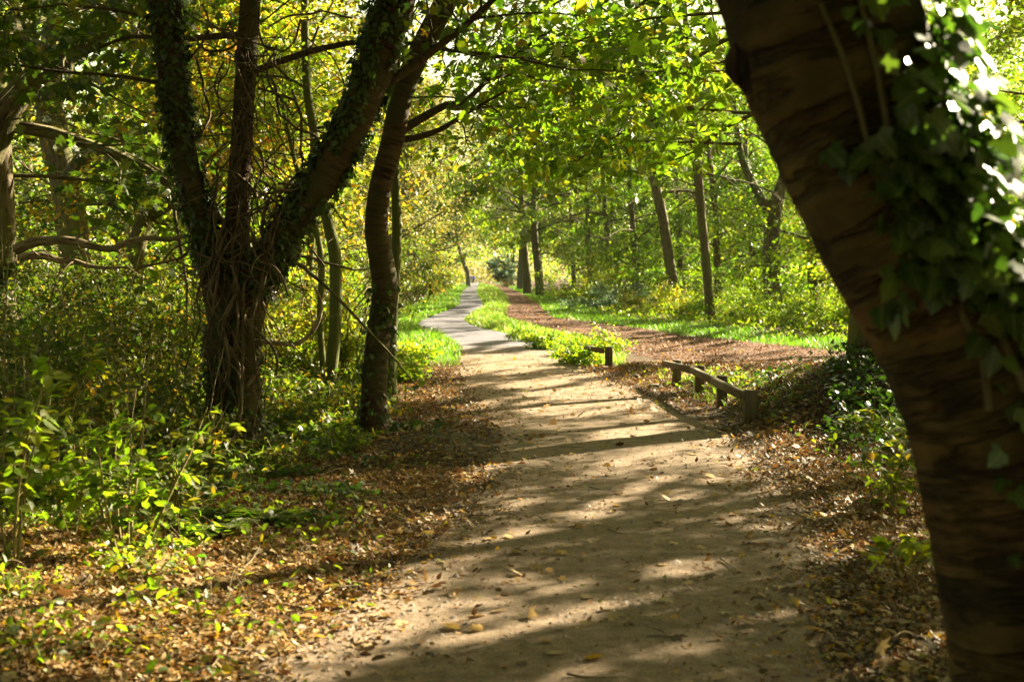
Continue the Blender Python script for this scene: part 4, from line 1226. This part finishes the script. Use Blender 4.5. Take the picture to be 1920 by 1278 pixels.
z = gh(x, y) + hm * rng.uniform(0, 1, len(x)) ** .9
hue = np.clip(.40 + .5 * (noise3(x * 1.6, y * 1.6, z * 2, 41) - .5) + rng.normal(0, .18, len(x)), 0, 1)
pos = np.stack([x, y, z], -1)
gap = noise3(x * 3.2, y * 3.2, z * 3.2, 44) > .34
pos, hue, y = pos[gap], hue[gap], y[gap]
sz = (.030 + .0016 * y) * rng.uniform(.6, 1.6, len(y))
ub.leaves(pos, sz, 'quad', hue, rng, .9, None, .7)
q = rng.choice(len(pos), 9000, replace=False)
q = q[(y[q] < 30)]
ub.leaves(pos[q] + np.array([0, 0, .04]), (.075 * rng.uniform(.7, 1.5, len(q))), 'maple', np.clip(rng.normal(.5, .25, len(q)), 0, 1), rng, 1.0, None, .6)
ub.leaves(pos[q] + rng.normal(0, .1, (len(q), 3)), (.07 * rng.uniform(.7, 1.5, len(q))), 'long', np.clip(rng.normal(.6, .25, len(q)), 0, 1), rng, .8, None, .8)
tag(ub.build('undergrowth', M['leaf_shaded']), kind='stuff')
# weeds and seedlings on the floor of the sunlit wood
rb = MB()
n = 90000
y = 32 * (125 / 32) ** rng.uniform(0, 1, n); x = tcx(y) + thw(y) + rng.uniform(2.6, 30, n) ** 1.0
k = frame_ok(x, y) & (noise3(x * .5, y * .5, 0, 47) > .22)
x, y = x[k], y[k]
z = gh(x, y) + (.15 + .9 * fbm(x * .5, y * .5, 0, 48) ** 1.5) * rng.uniform(0, 1, len(x)) * sstep(2.2, 4.5, dtrack(x, y)) + .03
rb.leaves(np.stack([x, y, z], -1), (.05 + .0012 * y) * rng.uniform(.6, 1.5, len(x)), 'quad', np.clip(rng.normal(.5, .2, len(x)), 0, 1), rng, .9, None, .7)
tag(rb.build('undergrowth', M['leaf']), kind='stuff')
# thin dead stalks and bramble canes through it
sb = MB()
for k in range(420):
    yy = 9.5 * (32 / 9.5) ** rng.uniform(0, 1)
    xx = -rng.uniform(.18, .40) * yy - .4 + rng.normal(0, .3)
    if dpath(xx, yy) < 2.4 or xx > pcx(yy): continue
    d = unit(np.array([rng.normal(0, .5), rng.normal(0, .3), 1]))
    L = rng.uniform(.4, 1.3)
    sb.tube(limb_path(rng, (xx, yy, float(gh(xx, yy)) - .03), d, L, 6, .12, rng.uniform(0, .9)), np.linspace(.006, .0025, 7) * rng.uniform(.6, 1.2), 4, 12, cap=False)
for k in range(70):      # taller pale shoots
    yy = 11 * (24 / 11) ** rng.uniform(); xx = -rng.uniform(.20, .40) * yy
    if dpath(xx, yy) < 2.2: continue
    sb.tube(limb_path(rng, (xx, yy, float(gh(xx, yy)) - .03), unit(np.array([rng.normal(0, .22), rng.normal(0, .15), 1])), rng.uniform(1.0, 2.4), 7, .07, .1), np.linspace(.008, .003, 8) * rng.uniform(.6, 1.2), 5, 16, cap=False)
tag(sb.build('bramble_undergrowth', M['dead']), kind='stuff')
# ground ivy and weeds on the mound and around the rail
wb = MB()
n = 60000
x = rng.uniform(1.6, 8, n); y = rng.uniform(8, 22, n)
k = (dpath(x, y) > .55) & frame_ok(x, y)
x, y = x[k], y[k]
dens = np.exp(-(((x - 4.1) / .9) ** 2 + ((y - 14.8) / 2.3) ** 2)) * 1.1 * (x / y > .228) + np.exp(-(((x - 3.2) / .6) ** 2 + ((y - 19.5) / 2.6) ** 2)) * .45 + .03
k = rng.uniform(0, 1, len(x)) < dens * (noise3(x * 1.5, y * 1.5, 0, 51) > .35)
x, y = x[k], y[k]
z = gh(x, y) + .02 + .22 * rng.uniform(0, 1, len(x)) ** 1.5
ivb = MB()
dark = (x > 3.0) & (y < 18)
ivb.leaves(np.stack([x, y, z], -1)[dark], (.055 * rng.uniform(.6, 1.5, len(x)))[dark], 'ivy', np.clip(rng.normal(.4, .25, len(x)), 0, 1)[dark], rng, 1.0, None, .55)
wb.leaves(np.stack([x, y, z], -1)[~dark], (.06 * rng.uniform(.6, 1.5, len(x)))[~dark], 'oval', np.clip(rng.normal(.4, .22, len(x)), 0, 1)[~dark], rng, 1.0, None, .55)
# ground ivy creeping over the shaded bank between the forked tree and the path
n = 16000
x = rng.uniform(-3.4, .2, n); y = rng.uniform(8.8, 14.5, n)
k = (rng.uniform(0, 1, n) < sstep(.35, 1.1, dpath(x, y)) * sstep(.46, .62, noise3(x * 1.7, y * 1.7, 0, 57))) & (x < pcx(y))
x, y = x[k], y[k]
z = gh(x, y) + .025 + .10 * rng.uniform(0, 1, len(x)) ** 1.6
ivb.leaves(np.stack([x, y, z], -1), .045 * rng.uniform(.6, 1.5, len(x)), 'ivy', np.clip(rng.normal(.5, .25, len(x)), 0, 1), rng, 1.0, None, .5)
tag(ivb.build('ground_ivy_undergrowth', M['ivy']), kind='stuff')
# weeds in the sunlit litter corner
n = 8500
x = rng.uniform(-3.4, -.6, n); y = rng.uniform(5.2, 9.5, n)
dens = (.10 + sstep(-.9, -2.4, x)) * sstep(-.5, -1.0, x) * (noise3(x * 2.4, y * 2.4, 0, 52) > .45)
k = rng.uniform(0, 1, n) < dens
x, y = x[k], y[k]
z = gh(x, y) + .02 + .14 * rng.uniform(0, 1, len(x)) ** 1.4
wb.leaves(np.stack([x, y, z], -1), .045 * rng.uniform(.6, 1.5, len(x)), 'oval', np.clip(rng.normal(.5, .22, len(x)), 0, 1), rng, 1.0, None, .6)
tag(wb.build('weeds', M['leaf']), kind='stuff')

# fallen leaves
lb = MB()
def litter(n, xr, yr, dens, size, tpl='curl', hmu=.45, hsd=.24):
    x = rng.uniform(*xr, n); y = rng.uniform(*yr, n)
    k = (rng.uniform(0, 1, n) < dens(x, y)) & frame_ok(x, y)
    x, y = x[k], y[k]
    z = gh(x, y) + .012 + rng.uniform(0, .03, len(x)) * (dpath(x, y) > .2) + .012 * (dpath(x, y) < 0)
    hue = np.clip(rng.normal(hmu + .12 * sstep(-.6, -1.2, x) * sstep(10, 8, y), hsd, len(x)), 0, .8)  # leaves paler in the near left corner: sunlight put into their hue
    r_ = rng.uniform(0, 1, len(x))
    hue = np.where(r_ < .07, .92, np.where(r_ < .10, 1.0, hue))
    lb.leaves(np.stack([x, y, z], -1), size * rng.uniform(.5, 1.5, len(x)), tpl, hue, rng, 1.0, None, .34)
def d_near(x, y):
    dp = dpath(x, y)
    inner = np.interp(dp, [-1.2, -.5, -.15, .15, .5], [.010, .022, .10, .45, .95])
    n_ = noise3(x * 1.3, y * 1.3, 0, 61)
    far = np.where(x < pcx(y), np.interp(dp, [.5, 2.0, 3.5], [1, 1, .5]), np.interp(dp, [.5, 3.0, 5], [1, .8, .45]))
    rail = 1 - .75 * np.exp(-((x - 2.5) / .35) ** 2) * sstep(14.6, 15.2, y) * (1 - sstep(20.6, 21.2, y))
    return np.where(dp < .5, inner, far) * (.45 + .8 * n_) * rail * (1 - .85 * np.exp(-(((x + .75) / .6) ** 2 + ((y - 13.2) / .8) ** 2))) * (1 - .8 * np.exp(-(((x - 3.9) / .8) ** 2 + ((y - 16.0) / 1.0) ** 2)))
litter(260000, (-4.2, 4.2), (5, 11.5), d_near, .034, 'curl', .36, .22)
litter(200000, (-5.5, 7.5), (11.5, 26), d_near, .042, 'curl', .27, .18)  # darker, redder hue: shade on the bank put into the leaf colour
litter(60000, (0, 9), (18, 36), lambda x, y: np.clip(1.0 - .5 * (dtrack(x, y) > .4), 0, 1) * (dpath(x, y) > .1) * (.4 + .8 * noise3(x, y, 0, 62)) * np.where(y > 25, (dtrack(x, y) < .2) * .35, .6), .048, 'curl', .22, .18)
litter(14000, (-1.5, 5), (36, 110), lambda x, y: (dtrack(x, y) < .1) * .6, .09, 'quad', .22, .18)
litter(1500, (-1.5, 2.8), (5, 30), lambda x, y: (dpath(x, y) < 0) * .5, .075, 'maple', .8, .12)
litter(15000, (-1.6, 2.8), (5, 20), lambda x, y: (dpath(x, y) < .1) * (.25 + .75 * (noise3(x * 1.1, y * .8, 0, 66) > .5)) * np.interp(dpath(x, y), [-1.2, -.3, 0], [.35, .6, 1]), .016, 'quad', .12, .12)
litter(9000, (-4.5, 5.5), (5, 18), d_near, .07, 'maple', .42, .28)
litter(4000, (-4.5, 5.5), (5, 18), d_near, .07, 'oval', .45, .3)
litter(6000, (-3.4, 3.4), (5, 9.5), d_near, .070, 'maple', .5, .3)
tag(lb.build('fallen_leaves', M['litter']), kind='stuff')
# twigs on the ground
sb = MB()
for k in range(480):
    yy = 5.4 * (20 / 5.4) ** rng.uniform(); xx = pcx(yy) + rng.choice([-1, 1]) * (phw(yy) + abs(rng.normal(.5, .8)))
    if k < 22: xx = pcx(yy) + rng.uniform(-1, 1)
    a = rng.uniform(0, 6.28)
    L = rng.uniform(.08, .38)
    sb.tube(limb_path(rng, (xx, yy, float(gh(xx, yy)) + .03), (math.cos(a), math.sin(a), 0), L, 4, .12), np.linspace(.006, .002, 5) * rng.uniform(.5, 1.3), 5, 8)
for k in range(420):     # bent straw and dead stalks in the sunlit corner and along the bank
    yy = rng.uniform(5.4, 10.5); xx = pcx(yy) - phw(yy) - abs(rng.normal(1.2, .8)) - .25
    q = limb_path(rng, (xx, yy, float(gh(xx, yy))), unit(np.array([rng.normal(0, 1), rng.normal(0, .6), rng.uniform(.2, 1.6)])), rng.uniform(.10, .34), 6, .10, 1.4)
    q[:, 2] = np.maximum(q[:, 2], gh(q[:, 0], q[:, 1]) + .015)
    sb.tube(q, np.linspace(.0028, .0012, 7), 4, 12, cap=False)
tag(sb.build('twig_litter', M['dead']), kind='stuff')
# pebbles and crumbs of earth on the path
pb = MB()
n = 5200
y = 5.2 * (22 / 5.2) ** rng.uniform(0, 1, n); x = pcx(y) + rng.uniform(-1.3, 1.3, n) * phw(y)
T0 = np.array([(1, 0, 0), (0, 1, 0), (-1, 0, 0), (0, -1, 0), (.1, .1, .8)])
sz = rng.gamma(2, .0035, n) + .003
a = rng.uniform(0, 6.28, n)
ca, sa = np.cos(a), np.sin(a)
st = rng.uniform(.6, 1.4, n)
V = np.stack([x[:, None] + sz[:, None] * (T0[None, :, 0] * ca[:, None] * st[:, None] - T0[None, :, 1] * sa[:, None]),
              y[:, None] + sz[:, None] * (T0[None, :, 0] * sa[:, None] * st[:, None] + T0[None, :, 1] * ca[:, None]),
              gh(x, y)[:, None] + .010 + sz[:, None] * T0[None, :, 2]], -1).reshape(-1, 3)
lp = (np.array([0, 1, 4, 1, 2, 4, 2, 3, 4, 3, 0, 4])[None] + (np.arange(n) * 5)[:, None]).ravel()
pb.add(V, lp, np.full(n * 4, 3))
M['pebble'] = plain_mat('pebble_stone', (.20, .16, .12), .85, .5, 60)
tag(pb.build('gravel', M['pebble']), kind='stuff')

# grass
gb = MB()
def grass(n, xr, yr, dens, hgt, wid, hmu, straw=.06, lean=.35):
    y = yr[0] * (yr[1] / yr[0]) ** rng.uniform(0, 1, n)
    x = pcx(y) + rng.uniform(*xr, n)
    k = (rng.uniform(0, 1, n) < dens(x, y)) & frame_ok(x, y)
    x, y = x[k], y[k]
    m = len(x)
    h = hgt(x, y) * rng.uniform(.5, 1.3, m)
    t = unit(np.stack([rng.normal(0, lean, m), rng.normal(0, lean, m), np.ones(m)], -1))
    az = rng.uniform(0, 3.14, m)
    b = np.stack([np.cos(az), np.sin(az), np.zeros(m)], -1)
    bend = np.stack([rng.normal(0, .3, m), rng.normal(0, .3, m), np.full(m, -.12)], -1)
    W = wid(y)
    T0 = TPLN['blade'][0]
    root = np.stack([x, y, gh(x, y) - .01], -1)
    V = root[:, None] + h[:, None, None] * (T0[None, :, 0:1] * t[:, None] + (T0[None, :, 0:1] ** 2) * bend[:, None]) + W[:, None, None] * T0[None, :, 1:2] * b[:, None]
    hue = np.clip(rng.normal(hmu, .16, m), 0, .7)
    hue = np.where(rng.uniform(0, 1, m) < straw, rng.uniform(.8, 1, m), hue)
    lp = (TPLN['blade'][1][None] + (np.arange(m) * 5)[:, None]).ravel()
    gb.add(V.reshape(-1, 3), lp, np.tile(TPLN['blade'][2], m), None, np.repeat(hue, 5))
wd = lambda y: .006 + .00042 * y
lft = lambda x, y: (x < pcx(y)) * (dpath(x, y) > -.05) * sstep(24, 27, y) * (1 - sstep(1.6, 2.8, dpath(x, y))) * (.4 + .7 * noise3(x * 1.2, y * .6, 0, 71))
med = lambda x, y: (x > pcx(y)) * (x < tcx(y)) * (dpath(x, y) < np.interp(y, [24, 30, 36, 40], [.75, 1.3, 2.2, 9])) * (dpath(x, y) > -.06) * (dtrack(x, y) > -.12) * sstep(24.8, 25.6, y)
rgt = lambda x, y: (x > tcx(y)) * (dtrack(x, y) > -.05) * (1 - sstep(1.8, 3.6, dtrack(x, y))) * sstep(22, 27, y)
grass(60000, (-4.6, 0), (24, 230), lft, lambda x, y: .13 + .10 * noise3(x, y * .5, 0, 72), wd, .30, .03)
grass(130000, (.7, 6.5), (24.5, 260), med, lambda x, y: (.08 + .30 * noise3(x * .8, y * .35, 0, 73) ** 1.6) * np.clip(np.minimum(dpath(x, y), dtrack(x, y)) * 2 + .5, .3, 1.2), wd, .40, .16)
grass(90000, (1.5, 13), (22, 230), rgt, lambda x, y: .12 + .10 * noise3(x, y * .5, 0, 74), wd, .28, .03)
grass(5000, (.5, 4.0), (15, 24), lambda x, y: (dpath(x, y) > .5) * np.exp(-((x - 3.0) / .7) ** 2) * (noise3(x * 1.4, y * 1.4, 0, 75) > .45), lambda x, y: .12 + 0 * x, wd, .4, .1)
tag(gb.build('grass', M['grass']), kind='stuff')

# ------------------------------------------------------------------ knee rails and stumps
def post_part(parent, x, y, top, s=.145, rz=0.0, tilt=(0, 0)):
    b = MB()
    z0 = float(gh(x, y)) - .12
    ax = np.array([unit(np.array([math.cos(rz), math.sin(rz), -tilt[0]])), unit(np.array([-math.sin(rz), math.cos(rz), -tilt[1]])), unit(np.array([tilt[0], tilt[1], 1]))])
    b.box((x, y, (z0 + top) / 2), (s, s, top - z0), axes=ax, bev=.010)
    return b.build('post', M['rail'], parent, shade=False)
def rail_part(parent, a, c, hgt=.092, thick=.07):
    a, c = np.asarray(a, float), np.asarray(c, float)
    L = np.linalg.norm(c - a)
    t = (c - a) / L
    s = unit(np.cross([0, 0, 1], t))
    u = np.cross(t, s)
    b = MB()
    b.box((a + c) / 2, (thick, hgt, L), axes=np.array([s, u, t]), bev=.012)
    return b.build('rail', M['rail'], parent, shade=False)
posts = [(2.64, 15.3, .385), (2.575, 16.95, .425), (2.545, 18.75, .43), (2.44, 20.5, .40)]
kr = empty('knee_rail', (2.6, 15.3, 0), 'low weathered timber knee rail with four posts beside the path', 'rail fence')
for i, (x, y, t) in enumerate(posts):
    post_part(kr, x, y, t, 
              .14 if i == 0 else .115, .06 * i, (.01 * (i - 1), .0))
off = np.array([-.105, 0, 0])
rp = [np.array([2.635, 15.22, .335]), np.array([2.57, 16.95, .36]), np.array([2.54, 18.72, .372]), np.array([2.36, 20.55, .345])]
rp = [q + off for q in rp]
rail_part(kr, rp[0], rp[1] + np.array([0, .0, 0]))
rail_part(kr, rp[1] + np.array([.002, .003, .001]), rp[2])
rail_part(kr, rp[2] + np.array([0, .003, 0]), rp[3])
k2 = empty('knee_rail', (1.72, 24.6, 0), 'single square rail post with a short rail vanishing into the nettles', 'rail fence')
post_part(k2, 1.72, 24.6, .385, .125, .1)
post_part(k2, 1.36, 26.2, .36, .125, .1)
rail_part(k2, (1.61, 24.55, .315), (1.27, 26.3, .30))
def stump(label, px, py, w_, h_, seed):
    q = G(px, py)
    o = empty('stump', q, label, 'stump', None)
    b = MB()
    b.box((q[0], q[1], h_ / 2 - .03), (w_, w_ * .9, h_ + .06), rotz=.2 + seed, bev=.02)
    b.build('sawn_post', M['rail'], o, shade=False)
stump('small sawn off post stub in the gap between the two rails', 1191, 710, .13, .07, 0)
stump('flat dark post stub at the near side of the gap between the rails', 1226, 726, .17, .05, 1)

# ------------------------------------------------------------------ two walkers and a dog, far down the path
M['jacket_blue'] = plain_mat('jacket_blue', (.05, .12, .70))
M['jacket_navy'] = plain_mat('jacket_navy', (.02, .04, .22))
M['trousers'] = plain_mat('dark_trousers', (.012, .014, .03))
M['skin'] = plain_mat('skin', (.45, .27, .19), .5, .1)
M['hair'] = plain_mat('hair_brown', (.05, .03, .02))
M['dog'] = plain_mat('dog_coat', (.012, .011, .010))
def skin_mesh(name, verts, edges, rad, mat, parent, sub=1):
    me = bpy.data.meshes.new(name)
    me.from_pydata(verts, edges, [])
    o = bpy.data.objects.new(name, me)
    COL.objects.link(o)
    m = o.modifiers.new('skin', 'SKIN')
    m.use_smooth_shade = True
    for i, r_ in enumerate(rad):
        me.skin_vertices[0].data[i].radius = (r_, r_) if not isinstance(r_, tuple) else r_
    me.skin_vertices[0].data[0].use_root = True
    s = o.modifiers.new('subdivision', 'SUBSURF')
    s.levels = s.render_levels = sub
    me.materials.append(mat)
    o.parent = parent
    return o
def walker(label, loc, rz, jacket, stride):
    o = empty('person', loc, label, 'person', 'walkers on the path')
    o.rotation_euler = (0, 0, rz)
    # body: pelvis, spine, neck, head, arms, legs (faces -Y locally turned by rz)
    V = [(0, 0, .95), (0, 0, 1.15), (0, 0, 1.38), (0, 0, 1.50), (0, -.01, 1.60), (0, -.02, 1.70),
         (.18, 0, 1.40), (.25, .04 * stride, 1.14), (.26, -.10 * stride, .90), (.26, -.13 * stride, .80),
         (-.18, 0, 1.40), (-.25, -.04 * stride, 1.14), (-.26, .08 * stride, .90), (-.26, .10 * stride, .80),
         (.10, 0, .88), (.11, -.10 * stride, .50), (.11, .10 * stride, .10), (.11, -.06 + .10 * stride, .05),
         (-.10, 0, .88), (-.11, .05 * stride, .50), (-.11, .22 * stride, .12), (-.11, .17 * stride, .05)]
    E = [(0, 1), (1, 2), (2, 3), (3, 4), (4, 5), (2, 6), (6, 7), (7, 8), (8, 9), (2, 10), (10, 11), (11, 12), (12, 13), (0, 14), (14, 15), (15, 16), (16, 17), (0, 18), (18, 19), (19, 20), (20, 21)]
    Rr = [.14, .13, .14, .055, .085, .075, .06, .045, .035, .03, .06, .045, .035, .03, .09, .06, .042, .035, .09, .06, .042, .035]
    skin_mesh('body', V, E, Rr, M['skin'], o)
    Vj = [(0, 0, .86), (0, 0, 1.12), (0, 0, 1.40), (0, 0, 1.47), (.19, 0, 1.40), (.26, .04 * stride, 1.14), (.265, -.09 * stride, .90), (-.19, 0, 1.40), (-.26, -.04 * stride, 1.14), (-.265, .07 * stride, .90)]
    Ej = [(0, 1), (1, 2), (2, 3), (2, 4), (4, 5), (5, 6), (2, 7), (7, 8), (8, 9)]
    skin_mesh('jacket', Vj, Ej, [.19, .18, .18, .09, .085, .07, .06, .085, .07, .06], jacket, o)
    Vt = [(0, 0, .90), (.10, 0, .84), (.11, -.10 * stride, .50), (.11, .10 * stride, .12), (-.10, 0, .84), (-.11, .05 * stride, .50), (-.11, .22 * stride, .14)]
    skin_mesh('trousers', Vt, [(0, 1), (1, 2), (2, 3), (0, 4), (4, 5), (5, 6)], [.15, .115, .085, .07, .115, .085, .07], M['trousers'], o)
    skin_mesh('hair', [(0, .02, 1.66), (0, .02, 1.74)], [(0, 1)], [.095, .08], M['hair'], o)
q = G(888, 532)
walker('person in a bright blue jacket and dark trousers walking far down the path', (q[0], q[1], 0), .1, M['jacket_blue'], 1)
q2 = G(880.3, 532)
walker('person in a navy jacket half hidden by the bent grey trunk', (q2[0], q2[1] + 6, 0), -.1, M['jacket_navy'], -1)
q3 = G(883.5, 531.5)
dg = empty('dog', (q3[0], q3[1], 0), 'small black dog walking beside the person in the blue jacket', 'dog')
dg.rotation_euler = (0, 0, R(35))
V = [(0, 0, .42), (.22, 0, .43), (.42, 0, .44), (.55, 0, .58), (.64, 0, .66), (.80, 0, .62), (-.14, 0, .52), (-.26, 0, .62),
     (.38, .08, .30), (.37, .08, .16), (.39, .08, .03), (.38, -.08, .30), (.43, -.08, .16), (.46, -.08, .03),
     (.04, .08, .30), (-.05, .08, .17), (-.02, .08, .03), (.04, -.08, .30), (-.01, -.08, .17), (.05, -.08, .03), (.62, .05, .74), (.62, -.05, .74)]
E = [(0, 1), (1, 2), (2, 3), (3, 4), (4, 5), (0, 6), (6, 7), (2, 8), (8, 9), (9, 10), (2, 11), (11, 12), (12, 13), (0, 14), (14, 15), (15, 16), (0, 17), (17, 18), (18, 19), (4, 20), (4, 21)]
Rr = [.10, .12, .14, .08, .085, .04, .03, .015, .06, .035, .03, .06, .035, .03, .07, .035, .03, .07, .035, .03, .025, .025]
skin_mesh('body', V, E, Rr, M['dog'], dg)

# ------------------------------------------------------------------ the thin autumn haze that fills the avenue
m, nt, out = newmat('haze_air')
pv = nt.nodes.new('ShaderNodeVolumePrincipled')
pv.inputs['Color'].default_value = (.93, .95, 1.0, 1)
pv.inputs['Density'].default_value = .00006
pv.inputs['Anisotropy'].default_value = .4
nt.links.new(pv.outputs[0], out.inputs['Volume'])
hb = MB()
hb.box((0, 170, 12.5), (260, 520, 30), bev=.5)
tag(hb.build('haze', m, shade=False), kind='stuff')
